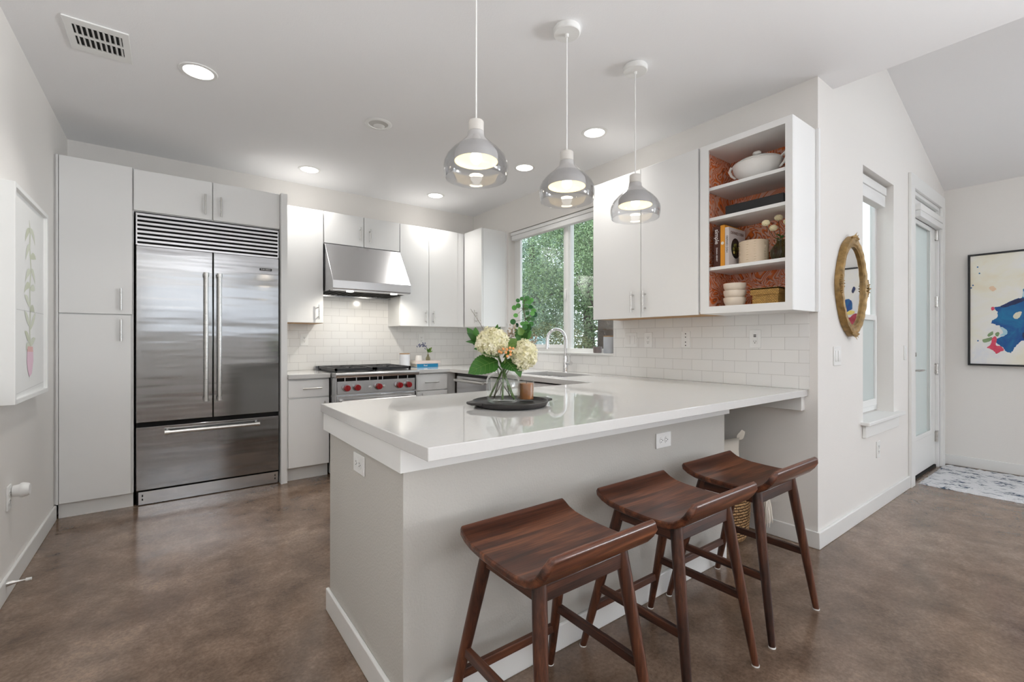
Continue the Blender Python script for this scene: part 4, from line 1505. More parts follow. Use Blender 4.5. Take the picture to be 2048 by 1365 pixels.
vi = [(r_ - 0.003, z + (0.006 if z < 0.01 else 0)) for r_, z in vp if r_ > 0.01][::-1] + [(0, 0.008)]
MB().lathe(vp + vi, VC.x, VC.y, 0.9258, 48).build('body', M['vase'], va)
M['water'] = clear_glass('water', (0.97, 0.985, 0.985, 1), 0.6)
MB().lathe([(0, 0.0), (0.0715, 0.0)], VC.x, VC.y, 1.020, 40).build('water', M['water'], va, label='water surface in the vase')
ca = thing('candle', 'amber brown candle in a clear glass tumbler on the dark tray', 'candle', (TC.x + 0.093, TC.y + 0.004, 0.926))
cx_, cy_ = TC.x + 0.093, TC.y + 0.004
M['amber'] = plain('amber brown wax', rgb(164, 104, 56), 0.3, vary=0.12, vscale=25)
MB().lathe([(0, 0.0125), (0.0322, 0.0125), (0.0326, 0.082), (0.030, 0.084), (0.0, 0.080)], cx_, cy_, 0.9258, 36).build('wax', M['amber'], ca)
MB().lathe([(0, 0), (0.0335, 0), (0.0345, 0.004), (0.0350, 0.098), (0.0340, 0.099), (0.0328, 0.098), (0.0324, 0.012), (0, 0.011)], cx_, cy_, 0.9258, 36).build('tumbler', M['vase'], ca)
MB().tube([(cx_, cy_, 1.006), (cx_, cy_, 1.016)], 0.0012, 6).build('wick', M['black'], ca)


def VP(a, z, c=0.0):
    """point at a metres across, c metres beyond the vase axis"""
    p = VC + RT * a + FW * c
    return Vector((p.x, p.y, z))


M['petal'] = leaf_mat('cream hydrangea petals', rgb(252, 248, 228), rgb(240, 236, 200), 0.6, 0.3)
M['stem'] = plain('green stem', rgb(84, 108, 52), 0.45, vary=0.25, vscale=30)
M['stemb'] = plain('brown woody stem', rgb(74, 66, 44), 0.6, vary=0.25, vscale=30)
M['leafd'] = leaf_mat('dark green leaf', rgb(46, 94, 36), rgb(74, 128, 54), 0.32, 0.18)
M['leafm'] = leaf_mat('mid green leaf', rgb(66, 116, 46), rgb(122, 152, 72), 0.35, 0.25)
M['euca'] = leaf_mat('round blue green leaf', rgb(20, 72, 48), rgb(104, 172, 84), 0.22, 0.4)
M['berry'] = plain('orange berry', rgb(232, 164, 104), 0.35, vary=0.15, vscale=60)
M['twig'] = plain('grey brown twig', rgb(112, 102, 88), 0.7)
M['tiny'] = leaf_mat('tiny white blossoms', rgb(232, 226, 214), rgb(150, 120, 84), 0.6, 0.2)
random.seed(11)


def stem(parent, pts, r, mat_, name='stem'):
    return MB().tube(pts, r, 8).build(name, mat_, parent)


def bloom(parent, c, rx, rz, count=300):
    m = MB()
    c = Vector(c)
    ga = PI * (3 - 5 ** 0.5)
    for k in range(count):
        zz = 1 - 2 * (k + 0.5) / count
        r_ = math.sqrt(max(0, 1 - zz * zz))
        d = Vector((r_ * math.cos(ga * k), r_ * math.sin(ga * k), zz))
        s_ = random.uniform(0.86, 1.06) * (1 + 0.05 * math.sin(5 * d.x + 3 * d.z) + 0.04 * math.sin(7 * d.y + 2))
        p = c + Vector((d.x * rx, d.y * rx, d.z * rz)) * s_
        n_ = (d + Vector((random.gauss(0, .4), random.gauss(0, .4), random.gauss(0, .4)))).normalized()
        u = n_.orthogonal().normalized(); w_ = n_.cross(u)
        a0 = random.uniform(0, PI)
        sz = random.uniform(0.0068, 0.0100)
        ctr = m.bm.verts.new(p - n_ * sz * 0.25)
        for q in range(4):
            a = a0 + q * PI / 2
            dr = u * math.cos(a) + w_ * math.sin(a)
            sd = n_.cross(dr)
            cu = random.uniform(0.1, 0.6)
            v_ = m._v([p + dr * sz * 0.45 + sd * sz * 0.42 + n_ * sz * cu * 0.3, p + dr * sz * 0.95 + sd * sz * 0.40 + n_ * sz * cu * 0.8, p + dr * sz * 1.15 + n_ * sz * cu,
                       p + dr * sz * 0.95 - sd * sz * 0.40 + n_ * sz * cu * 0.8, p + dr * sz * 0.45 - sd * sz * 0.42 + n_ * sz * cu * 0.3])
            m.bm.faces.new([ctr] + v_)
    m.build('bloom', M['petal'], parent, angle=60)
    mc = MB(Matrix.Translation(c) @ Matrix.Diagonal((rx * 0.84, rx * 0.84, rz * 0.84, 1)))
    mc.ball((0, 0, 0), 1.0, 20, 12)
    mc.build('bloom_core', M['petal'], parent)


HEART = [0.0, 0.72, 1.0, 0.98, 0.86, 0.66, 0.40, 0.0]
OVAL = [0.0, 0.55, 0.88, 1.0, 0.94, 0.72, 0.40, 0.0]
h1 = thing('hydrangea', 'larger cream hydrangea on the left of the vase with a broad toothed leaf', 'flower', VP(-0.015, 0.94, 0), 'bouquet stems in the glass vase')
stem(h1, [VP(0.052, 0.94, -0.02), VP(0.016, 1.03, -0.005), VP(-0.008, 1.10, 0.0), VP(-0.03, 1.16, -0.03)], 0.0052, M['stem'])
bloom(h1, VP(-0.043, 1.196, -0.045), 0.069, 0.060, 420)
m = MB()
m.leaf(VP(-0.020, 1.118, -0.03), VP(-0.150, 1.064, -0.075), Vector((0.2, -0.55, 0.75)), 0.125, HEART, 0.10, 0.12, 22, 0.035, 1, 0.012)
m.leaf(VP(-0.01, 1.125, -0.04), VP(-0.083, 1.152, -0.10), Vector((0, -0.4, 0.9)), 0.062, HEART, 0.12, 0.1, 16, 0.03, 1, 0.01)
m.leaf(VP(0.01, 1.12, -0.03), VP(0.058, 1.070, -0.07), Vector((-0.3, -0.7, 0.5)), 0.085, HEART, 0.12, 0.1, 16, 0.03, 1, 0.01)
M['vein'] = plain('pale green leaf vein', rgb(120, 156, 78), 0.5)
m.build('leaves', [M['leafd'], M['vein']], h1)
h2 = thing('hydrangea', 'smaller cream hydrangea on the right of the vase leaning over the candle', 'flower', VP(0.02, 0.94, 0), 'bouquet stems in the glass vase')
stem(h2, [VP(-0.058, 0.95, 0.01), VP(-0.02, 1.03, 0.0), VP(0.012, 1.10, 0.0), VP(0.06, 1.14, -0.02)], 0.0048, M['stem'])
bloom(h2, VP(0.096, 1.140, -0.035), 0.055, 0.062, 340)
m = MB()
m.leaf(VP(0.012, 1.165, -0.05), VP(0.062, 1.212, -0.03), Vector((-0.3, -0.6, 0.6)), 0.062, OVAL, 0.12, 0.1, 14, 0.03, 1, 0.01)
m.leaf(VP(0.055, 1.118, -0.04), VP(0.079, 1.040, -0.05), Vector((-0.5, -0.8, 0.2)), 0.040, OVAL, 0.15, 0.1)
m.leaf(VP(0.0, 1.13, -0.06), VP(0.045, 1.155, -0.08), Vector((0, -0.6, 0.8)), 0.05, OVAL, 0.12, 0.1)
m.build('leaves', [M['leafm'], M['vein']], h2)

e1 = thing('eucalyptus_sprig', 'tall sprig of round blue-green leaves rising behind the right hydrangea', 'foliage sprig', VP(0.03, 0.94, 0.02), 'bouquet stems in the glass vase')
sp = [VP(-0.040, 0.943, 0.03), VP(-0.01, 1.05, 0.01), VP(0.05, 1.15, 0.02), VP(0.095, 1.24, 0.02), VP(0.102, 1.30, 0.02), VP(0.092, 1.345, 0.02), VP(0.098, 1.385, 0.02)]
stem(e1, sp, [0.0035, 0.0035, 0.003, 0.0026, 0.0022, 0.0018, 0.0014], M['stemb'])
m = MB()
spots = [(0.052, 1.352), (0.068, 1.382), (0.085, 1.388), (0.070, 1.360), (0.100, 1.378), (0.118, 1.372), (0.125, 1.352), (0.105, 1.352), (0.140, 1.340), (0.058, 1.314), (0.046, 1.286),
         (0.064, 1.272), (0.088, 1.278), (0.112, 1.328), (0.132, 1.322), (0.115, 1.300), (0.135, 1.300), (0.104, 1.278), (0.128, 1.276), (0.118, 1.258), (0.110, 1.395), (0.130, 1.385), (0.142, 1.318), (0.098, 1.262)]
for k, (a, z) in enumerate(spots):
    c = VP(a, z, random.uniform(-0.03, 0.05))
    n_ = (Vector((-0.5, -0.75, 0.25)) + Vector((random.gauss(0, .3), random.gauss(0, .3), random.gauss(0, .3)))).normalized()
    u = n_.orthogonal().normalized(); w_ = n_.cross(u)
    r_ = random.uniform(0.0095, 0.0138)
    ctr = m.bm.verts.new(c - n_ * 0.002)
    ring = m._v([c + (u * math.cos(2 * PI * i / 12) + w_ * math.sin(2 * PI * i / 12)) * r_ for i in range(12)])
    for i in range(12):
        m.bm.faces.new([ctr, ring[i], ring[(i + 1) % 12]])
m.build('leaves', M['euca'], e1)
m = MB()
for k, (a, z) in enumerate(spots):
    q = min(sp, key=lambda p: (p - VP(a, z, 0.02)).length)
    m.tube([q, VP(a, z, 0.015)], 0.0007, 4)
m.build('leaf_stalks', M['stemb'], e1)

r1 = thing('laurel_sprig', 'sprig of pointed dark green leaves at the far left of the bouquet', 'foliage sprig', VP(-0.02, 0.94, 0.01), 'bouquet stems in the glass vase')
stem(r1, [VP(0.045, 0.95, -0.03), VP(0.0, 1.06, 0.0), VP(-0.06, 1.14, 0.01), VP(-0.118, 1.20, 0.0), VP(-0.130, 1.23, 0.0)], [0.0034, 0.0034, 0.003, 0.0024, 0.0016], M['stem'])
m = MB()
for (b0, b1, z0, z1, w_) in [(-0.118, -0.163, 1.205, 1.262, 0.034), (-0.118, -0.122, 1.215, 1.262, 0.028), (-0.105, -0.158, 1.19, 1.238, 0.030), (-0.10, -0.135, 1.19, 1.238, 0.030), (-0.10, -0.145, 1.18, 1.205, 0.028),
                             (-0.095, -0.165, 1.195, 1.198, 0.020), (-0.095, -0.108, 1.19, 1.236, 0.026), (-0.09, -0.13, 1.17, 1.165, 0.022), (-0.03, -0.022, 1.245, 1.275, 0.014), (-0.022, -0.010, 1.245, 1.265, 0.010)]:
    m.leaf(VP(b0, z0, 0.0), VP(b1, z1, random.uniform(-0.03, 0.03)), Vector((-0.5 + random.gauss(0, .2), -0.8, 0.4)), w_, OVAL, 0.12, 0.06)
m.build('leaves', M['leafd'], r1)
r2 = thing('laurel_sprig', 'sprig of broad pointed green leaves right of center below the round leaves', 'foliage sprig', VP(0.03, 0.94, 0.03), 'bouquet stems in the glass vase')
stem(r2, [VP(0.03, 0.95, 0.03), VP(0.01, 1.06, 0.0), VP(0.05, 1.14, 0.0), VP(0.090, 1.20, 0.0)], [0.003, 0.003, 0.0026, 0.002], M['stem'])
m = MB()
for (b0, b1, z0, z1, w_) in [(0.085, 0.056, 1.205, 1.256, 0.040), (0.09, 0.128, 1.21, 1.245, 0.042), (0.088, 0.125, 1.235, 1.275, 0.040), (0.08, 0.062, 1.20, 1.225, 0.034), (0.09, 0.108, 1.205, 1.238, 0.030)]:
    m.leaf(VP(b0, z0, 0.0), VP(b1, z1, random.uniform(-0.03, 0.02)), Vector((-0.5, -0.8, 0.3)), w_, OVAL, 0.12, 0.06)
m.mi = 1
m.leaf(VP(0.09, 1.225, -0.01), VP(0.070, 1.262, -0.03), Vector((-0.5, -0.8, 0.3)), 0.036, OVAL, 0.15, 0.08)
m.build('leaves', [M['leafd'], M['leafm']], r2)
bs = thing('berry_sprig', 'cluster of small orange berries between the two hydrangeas', 'berry sprig', VP(0.01, 0.94, -0.02), 'bouquet stems in the glass vase')
stem(bs, [VP(0.0, 0.945, -0.055), VP(0.002, 1.04, -0.02), VP(0.006, 1.09, -0.03), VP(0.018, 1.14, -0.09)], 0.0045, M['stem'])
for (u_, v_) in ((997, 703), (1005, 698), (1010, 705), (1012, 699), (1018, 696), (1019, 703), (1019, 709), (1013, 712), (1024, 697), (1001, 705)):
    p = VP((u_ - 1003) * 0.00218, 1.2 + (682.5 - v_) * 0.00218, -0.105 + random.uniform(-.01, .01))
    by = MB().ball(p, 0.0064, 12, 8).build('berry', M['berry'], bs)
for nm, lab, pts, flw in [('blossom_twig', 'thin bare grey twig leaning left above the larger hydrangea', [(-0.01, 1.02), (-0.06, 1.20), (-0.10, 1.275), (-0.145, 1.345)], 14),
                          ('blossom_twig', 'thin twig of tiny white blossoms behind and between the hydrangeas', [(0.0, 1.02), (0.025, 1.16), (0.040, 1.225), (0.048, 1.275)], 70),
                          ('blossom_twig', 'thin twig of tiny white blossoms at the far right above the smaller hydrangea', [(0.0, 1.02), (0.07, 1.15), (0.118, 1.190), (0.148, 1.20)], 60)]:
    t = thing(nm, lab, 'twig', VP(pts[0][0], 0.94, 0.02), 'bouquet stems in the glass vase')
    P3 = [VP(-pts[1][0] * 0.5, 0.955, 0.03)] + [VP(a, z, 0.02) for a, z in pts]
    stem(t, P3, [0.0022, 0.002, 0.0016, 0.0012, 0.0008], M['twig'], 'branch')
    m = MB()
    for k in range(flw):
        f_ = random.uniform(0.15, 1.0)
        i = min(1, int(f_ * 2)); g_ = f_ * 2 - i
        a = P3[2 + i] + (P3[3 + i] - P3[2 + i]) * g_
        sp_ = 0.014 if flw > 20 else 0.005
        p = a + Vector((random.gauss(0, sp_), random.gauss(0, sp_), random.gauss(0, sp_)))
        for q in range(3):
            d = Vector((random.gauss(0, 1), random.gauss(0, 1), random.gauss(0, 1))).normalized() * (0.0085 if flw > 20 else 0.003)
            e_ = d.orthogonal().normalized() * (0.006 if flw > 20 else 0.0016)
            m.face([p - e_, p + d, p + e_])
    m.build('blossoms' if flw > 20 else 'buds', M['tiny'] if flw > 20 else M['twig'], t, smooth=False)

# ------------------------------------------------------------------ things on the open shelves
M['china'] = plain('glazed white china', rgb(240, 238, 234), 0.12)
M['cream'] = plain('cream stoneware', rgb(226, 206, 180), 0.5, bump_scale=120, bump_d=0.001)
M['bowl'] = plain('matte cream bowl glaze', rgb(232, 218, 200), 0.4)
tu = thing('soup_tureen', 'white footed oval tureen with lid and loop handles on the top shelf', 'tureen', (2.83, 1.325, 2.152))
MB().lathe([(0, 0.001), (0.062, 0.001), (0.064, 0.006), (0.052, 0.016), (0.050, 0.022), (0.075, 0.032), (0.105, 0.055), (0.120, 0.085), (0.124, 0.108), (0.128, 0.112), (0.126, 0.118), (0.118, 0.119)], 2.83, 1.325, 2.152, 48, 0.86, 1.12).build('bowl', M['china'], tu)
ld_ = MB().lathe([(0.1255, 0.1195), (0.12, 0.126), (0.09, 0.142), (0.05, 0.153), (0.012, 0.158), (0.010, 0.166), (0.020, 0.170), (0.024, 0.178), (0.018, 0.186), (0, 0.188)], 2.83, 1.325, 2.152, 48, 0.86, 1.12).build('lid', M['china'], tu)
for s_ in (-1, 1):
    m = MB()
    yb = 1.325 + s_ * 0.128
    m.tube([(2.83, yb, 2.21), (2.83, yb + s_ * 0.026, 2.232), (2.83, yb + s_ * 0.040, 2.262), (2.83, yb + s_ * 0.030, 2.284), (2.83, yb + s_ * 0.006, 2.270)], [0.006, 0.008, 0.010, 0.010, 0.007], 10)
    m.build('handle', M['china'], tu)
bk = thing('baking_dish', 'black rectangular baking dish on the second shelf', 'dish', (2.83, 1.31, 1.963))
m = MB()
m.slab([2.735, 2.747, 2.913, 2.925], [1.135, 1.147, 1.458, 1.470], lambda u, v: not (2.747 < u < 2.913 and 1.147 < v < 1.458), 1.975, 2.028, 'Z')
m.box(2.745, 2.915, 1.145, 1.46, 1.9635, 1.976)
m.build('body', M['black'], bk, bevel=0.004)
for y0, y1 in ((1.112, 1.135), (1.470, 1.492)):
    MB().box(2.78, 2.88, y0, y1, 2.012, 2.024).build('handle', M['black'], bk, bevel=0.003)
M['page'] = plain('book pages', rgb(232, 226, 212), 0.8)


def vbook(y0, y1, h, depth, cov, label, x0=2.715, z0=1.657):
    t = thing('book', label, 'book', ((x0 + depth / 2), (y0 + y1) / 2, z0), 'cookbooks on the open shelf')
    m = MB()
    m.box(x0, x0 + 0.003, y0, y1, z0 + 0.0005, z0 + h)
    m.box(x0 + 0.003, x0 + depth, y0, y0 + 0.0028, z0 + 0.0005, z0 + h)
    m.box(x0 + 0.003, x0 + depth, y1 - 0.0028, y1, z0 + 0.0005, z0 + h)
    m.build('cover', cov, t, bevel=0.0008)
    MB().box(x0 + 0.004, x0 + depth - 0.004, y0 + 0.003, y1 - 0.003, z0 + 0.004, z0 + h - 0.004).build('pages', M['page'], t, smooth=False)
    return t


def spine_text(t, s_, size, y, z, mat_, x0=2.715):
    F = frame((x0 - 0.0004, y, z), '-x') @ Matrix.Rotation(-PI / 2, 4, 'Z')
    return text(s_, size, F, mat_, 'spine_lettering', t)


ck = plain('brown book cloth', rgb(74, 36, 24), 0.55)
co = plain('orange yellow book cloth', rgb(226, 152, 40), 0.55)
cw = plain('pale grey book cover', rgb(206, 198, 196), 0.5)
t = vbook(1.492, 1.534, 0.250, 0.21, ck, 'thick dark brown cookbook titled simple, leftmost on the open shelf')
spine_text(t, 'simple', 0.036, 1.513, 1.845, M['plastic'])
spine_text(t, 'DIANA HENRY', 0.013, 1.513, 1.735, M['plastic'])
t = vbook(1.463, 1.490, 0.254, 0.21, co, 'orange-yellow cookbook between the brown and pale grey cookbooks')
F = frame((2.7146, 1.4765, 1.80), '-x')
MB(F).lathe([(0, 0), (0.0095, 0), (0.0095, 0.0006), (0, 0.0006)], 0, 0, 0, 20).build('spine_emblem', M['page'], t)
t = vbook(1.437, 1.461, 0.236, 0.20, cw, 'pale grey cookbook facing the room with pictured cover, behind the cream pot')
spine_text(t, 'DEFINED DISH', 0.016, 1.449, 1.79, M['slot'])
F = frame((2.815, 1.4368, 1.862), '-y')
text('DEFINED DISH', 0.024, F, plain('brown ink', rgb(110, 70, 50), 0.6), 'cover_lettering', t)
m = MB(frame((2.80, 1.4368, 1.76), '-y'))
m.lathe([(0, 0.0002), (0.062, 0.0002), (0.062, 0.0008), (0, 0.0008)], -0.005, 0.01, 0, 32, 0.85, 1.0)
m.mi = 1
random.seed(3)
for k in range(16):
    a = random.uniform(0, 2 * PI); r_ = random.uniform(0, 0.04)
    m.lathe([(0, 0.0009), (0.010, 0.0009), (0.010, 0.0012), (0, 0.0012)], -0.005 + r_ * math.cos(a) * .85, 0.01 + r_ * math.sin(a), 0, 8)
    m.mi = 1 + k % 2
m.build('cover_picture', [M['black'], plain('salad green print', rgb(136, 134, 60), 0.6), plain('pale yellow print', rgb(226, 206, 130), 0.6)], t, smooth=False)

po = thing('ceramic_pot', 'cream ribbed ceramic pot in front of the cookbooks', 'pot', (2.812, 1.335, 1.657))
m = MB()
n = 60
for (r0, z0_) in (): pass
ringz = [0.001] + [0.004 + k * 0.0075 for k in range(19)]
prev = None
for zi, z in enumerate(ringz):
    ring = []
    for i in range(n):
        a = 2 * PI * i / n
        w_ = 0.0028 * (1 if (i // 2 + zi) % 2 else -1) if (i // 6) % 2 else 0.0016 * (-1) ** zi
        r_ = 0.080 + w_
        ring.append((2.812 + r_ * math.cos(a), 1.335 + r_ * math.sin(a), 1.657 + z))
    ring = m._v(ring)
    if prev:
        for i in range(n):
            m.bm.faces.new([prev[i], prev[(i + 1) % n], ring[(i + 1) % n], ring[i]])
    else:
        m.bm.faces.new(ring[::-1])
    prev = ring
m.lathe([(0.0795, 0.1395), (0.076, 0.141), (0.074, 0.139), (0.072, 0.02), (0, 0.02)], 2.812, 1.335, 1.657, n)
m.build('body', M['cream'], po, angle=60)
gv = thing('bud_vase', 'green ribbed glass vase at the right end of the open shelf', 'vase', (2.80, 1.178, 1.657))
M['gglass'] = clear_glass('green ribbed glass', (0.42, 0.50, 0.30, 1), 0.7)
m = MB()
prof_ = [(0.030, 0.001), (0.044, 0.014), (0.052, 0.038), (0.050, 0.062), (0.038, 0.085), (0.024, 0.102), (0.020, 0.112), (0.022, 0.124)]
prev = None
for r_, z in prof_:
    ring = m._v([(2.80 + r_ * (1 + 0.05 * (i % 2)) * math.cos(2 * PI * i / 40), 1.178 + r_ * (1 + 0.05 * (i % 2)) * math.sin(2 * PI * i / 40), 1.657 + z) for i in range(40)])
    if prev:
        for i in range(40):
            m.bm.faces.new([prev[i], prev[(i + 1) % 40], ring[(i + 1) % 40], ring[i]])
    else:
        m.bm.faces.new(ring[::-1])
    prev = ring
m.build('body', M['gglass'], gv, angle=70)
M['pom'] = plain('cream pompom flower', rgb(240, 228, 190), 0.8, bump_scale=90, bump_d=0.006)
pos = [((2.752, 1.238, 1.880), 'leftmost cream pompom flower in the green ribbed vase'), ((2.80, 1.19, 1.908), 'tallest cream pompom flower in the green ribbed vase'),
       ((2.80, 1.142, 1.876), 'rightmost cream pompom flower in the green ribbed vase'), ((2.78, 1.21, 1.850), 'lowest cream pompom flower in the green ribbed vase')]
for (p, lab) in pos:
    t = thing('pompom_flower', lab, 'flower', (2.80, 1.178, 1.67), 'pompom flowers in the green vase')
    mid_ = (2.80 * 0.5 + p[0] * 0.5, 1.178 * 0.5 + p[1] * 0.5, 1.80)
    MB().tube([(2.80, 1.178, 1.668), (2.80, 1.178, 1.77), mid_, (p[0], p[1], p[2] - 0.012)], 0.0016, 6).build('stem', M['stemb'], t)
    m = MB()
    for k in range(60):
        zz = 1 - 2 * (k + .5) / 60; r_ = math.sqrt(1 - zz * zz); a = k * 2.39996
        d = Vector((r_ * math.cos(a), r_ * math.sin(a), zz * 0.75))
        m.ball(Vector(p) + d * 0.017, 0.0056, 6, 4)
    m.build('head', M['pom'], t)
    m = MB()
    for k in range(3):
        a = random.uniform(0, 6.28)
        b0 = Vector((2.80, 1.178, 1.775 + 0.012 * k))
        m.leaf(b0, b0 + Vector((math.cos(a) * 0.035, math.sin(a) * 0.035, 0.014)), (0, 0, 1), 0.014, OVAL)
    m.build('leaves', M['leafd'], t)
for k, lab in enumerate(['bottom cream bowl of the stack of three on the lowest shelf', 'middle cream bowl of the stack of three on the lowest shelf', 'top cream bowl of the stack of three on the lowest shelf']):
    z = 1.412 + 0.0435 * k
    o = MB().lathe([(0, 0.001), (0.036, 0.001), (0.052, 0.008), (0.062, 0.028), (0.0645, 0.046), (0.0635, 0.0535), (0.0605, 0.0535), (0.058, 0.046), (0.054, 0.046), (0, 0.0455)] if k < 2 else
                   [(0, 0.001), (0.036, 0.001), (0.052, 0.008), (0.062, 0.028), (0.0645, 0.046), (0.0635, 0.0535), (0.0605, 0.0535), (0.057, 0.030), (0.046, 0.012), (0, 0.009)], 2.785, 1.437, z, 40).build('bowl', M['bowl'])
    tag(o, lab, 'bowl', 'stacked cream bowls')
wb = thing('woven_box', 'lidded rectangular woven straw box on the lowest shelf', 'box', (2.83, 1.24, 1.412))
M['straw'] = weave_mat('woven straw', rgb(214, 168, 92), rgb(120, 80, 34), 0.013, 0.0075, 0.6, 0.004)
MB().box(2.742, 2.905, 1.168, 1.312, 1.4125, 1.478, 0.004).build('body', M['straw'], wb)
m = MB()
m.slab([2.735, 2.741, 2.906, 2.912], [1.161, 1.167, 1.313, 1.319], lambda u, v: not (2.741 < u < 2.906 and 1.167 < v < 1.313), 1.468, 1.505, 'Z')
m.box(2.735, 2.912, 1.161, 1.319, 1.498, 1.507)
m.build('lid', M['straw'], wb)

# ------------------------------------------------------------------ back counter
M['marble'] = plain('white marbled ceramic', rgb(226, 228, 234), 0.35, vary=0.05, vscale=14)
M['lidwood'] = wood_mat('pale wood lid', rgb(150, 112, 74), rgb(182, 142, 98), rgb(200, 164, 120), 'X', 0.5)
cn = thing('canister', 'white marbled canister with thin wooden lid right of the range', 'canister', (2.012, 4.60, 0.9155))
MB().lathe([(0, 0.0), (0.050, 0.0), (0.054, 0.004), (0.054, 0.142), (0.050, 0.145), (0, 0.145)], 2.012, 4.60, 0.9155, 40).build('body', M['marble'], cn)
MB().lathe([(0, 0.1455), (0.0545, 0.1455), (0.0545, 0.153), (0, 0.154)], 2.012, 4.60, 0.9155, 40).build('lid', M['lidwood'], cn)
cb_ = plain('bright blue book cloth', rgb(26, 140, 190), 0.5)
cp = plain('pale pink grey book cover', rgb(222, 208, 202), 0.5)


def hbook(x0, x1, y0, y1, z0, z1, cov, label):
    t = thing('book', label, 'book', ((x0 + x1) / 2, (y0 + y1) / 2, z0), 'books stacked on the back counter')
    m = MB()
    m.box(x0, x1, y0, y0 + 0.003, z0, z1)
    m.box(x0, x1, y0 + 0.003, y1, z0, z0 + 0.003)
    m.box(x0, x1, y0 + 0.003, y1, z1 - 0.003, z1)
    m.build('cover', cov, t, bevel=0.0008)
    MB().box(x0 + 0.004, x1 - 0.004, y0 + 0.0035, y1 - 0.004, z0 + 0.0032, z1 - 0.0032).build('pages', M['page'], t, smooth=False)
    return t


t = hbook(2.125, 2.375, 4.535, 4.72, 0.9155, 0.954, cb_, 'bright blue book at the bottom of the stack on the back counter')
text('Real', 0.026, frame((2.225, 4.5346, 0.935), '-y'), M['plastic'], 'spine_lettering', t)
t = hbook(2.10, 2.395, 4.52, 4.725, 0.9545, 0.986, cp, 'pale pinkish book on top of the bright blue book')
tl = thing('tealight_holder', 'small white tapered candle holder on the stacked books', 'candle holder', (2.175, 4.60, 0.9865))
MB().lathe([(0, 0), (0.040, 0), (0.041, 0.004), (0.032, 0.055), (0.029, 0.056), (0.028, 0.04), (0, 0.04)], 2.175, 4.60, 0.9865, 32).build('body', M['china'], tl)
bv = thing('bud_vase', 'tiny clear patterned glass vase on the stacked books', 'vase', (2.285, 4.60, 0.9865))
MB().lathe([(0, 0), (0.022, 0), (0.025, 0.006), (0.025, 0.028), (0.014, 0.046), (0.011, 0.055), (0.014, 0.066), (0.012, 0.066), (0.009, 0.055), (0.012, 0.046), (0.023, 0.028), (0.022, 0.004), (0, 0.004)], 2.285, 4.60, 0.9865, 24).build('body', clear_glass('amber tinted glass', (0.82, 0.80, 0.70, 1), 0.9), bv)
lv = thing('lavender_sprig', 'sprig of drooping blue-violet flowers in the tiny glass vase', 'flower', (2.285, 4.60, 0.99))
MB().tube([(2.285, 4.60, 0.993), (2.285, 4.60, 1.06), (2.268, 4.59, 1.12), (2.235, 4.575, 1.155), (2.19, 4.56, 1.165), (2.15, 4.55, 1.145)], [0.0018] * 4 + [0.0014, 0.001], 6).build('stem', M['stemb'], lv)
m = MB()
for k in range(40):
    f_ = random.random()
    a = Vector((2.262, 4.585, 1.115)).lerp(Vector((2.205, 4.565, 1.165)), f_) if k % 2 else Vector((2.215, 4.57, 1.165)).lerp(Vector((2.140, 4.55, 1.135)), f_)
    p = a + Vector((random.gauss(0, .009), random.gauss(0, .009), random.gauss(0, .011)))
    m.ball(p, random.uniform(0.004, 0.0075), 6, 4)
m.build('blossoms', plain('dusty violet blossom', rgb(104, 108, 140), 0.7, vary=0.25, vscale=80), lv)
lf = thing('leafy_sprig', 'short sprig of green leaves in the tiny glass vase', 'foliage sprig', (2.287, 4.60, 0.99))
MB().tube([(2.287, 4.60, 0.993), (2.288, 4.60, 1.07), (2.292, 4.59, 1.10)], 0.0018, 6).build('stem', M['stem'], lf)
m = MB()
for dx, dz, w_ in ((-0.035, 0.05, 0.022), (0.028, 0.055, 0.028), (-0.03, 0.018, 0.022), (0.04, 0.012, 0.018), (0.0, 0.045, 0.026), (0.012, 0.028, 0.022)):
    m.leaf((2.288, 4.60, 1.075), (2.288 + dx, 4.57, 1.078 + dz), (0, -1, 0.3), w_, OVAL)
m.build('leaves', M['leafm'], lf)

# kitchen window sill
SZ = WZ0 + 0.0045
cs = thing('canister', 'pale grey canister with wooden lid on the kitchen window sill', 'canister', (3.035, 2.66, SZ))
MB().lathe([(0, 0), (0.046, 0), (0.049, 0.004), (0.049, 0.138), (0.046, 0.142), (0, 0.142)], 3.035, 2.66, SZ, 36).build('body', plain('pale grey ceramic', rgb(190, 194, 200), 0.45, vary=0.04, vscale=10), cs)
MB().lathe([(0, 0.1425), (0.049, 0.1425), (0.049, 0.150), (0, 0.151)], 3.035, 2.66, SZ, 36).build('lid', M['lidwood'], cs)
o = MB().lathe([(0, 0), (0.034, 0), (0.037, 0.004), (0.039, 0.054), (0.036, 0.055), (0.033, 0.010), (0, 0.008)], 3.025, 2.785, SZ, 32).build('cup', plain('taupe grey ceramic', rgb(132, 120, 118), 0.45))
tag(o, 'small taupe grey cup on the kitchen window sill', 'cup')

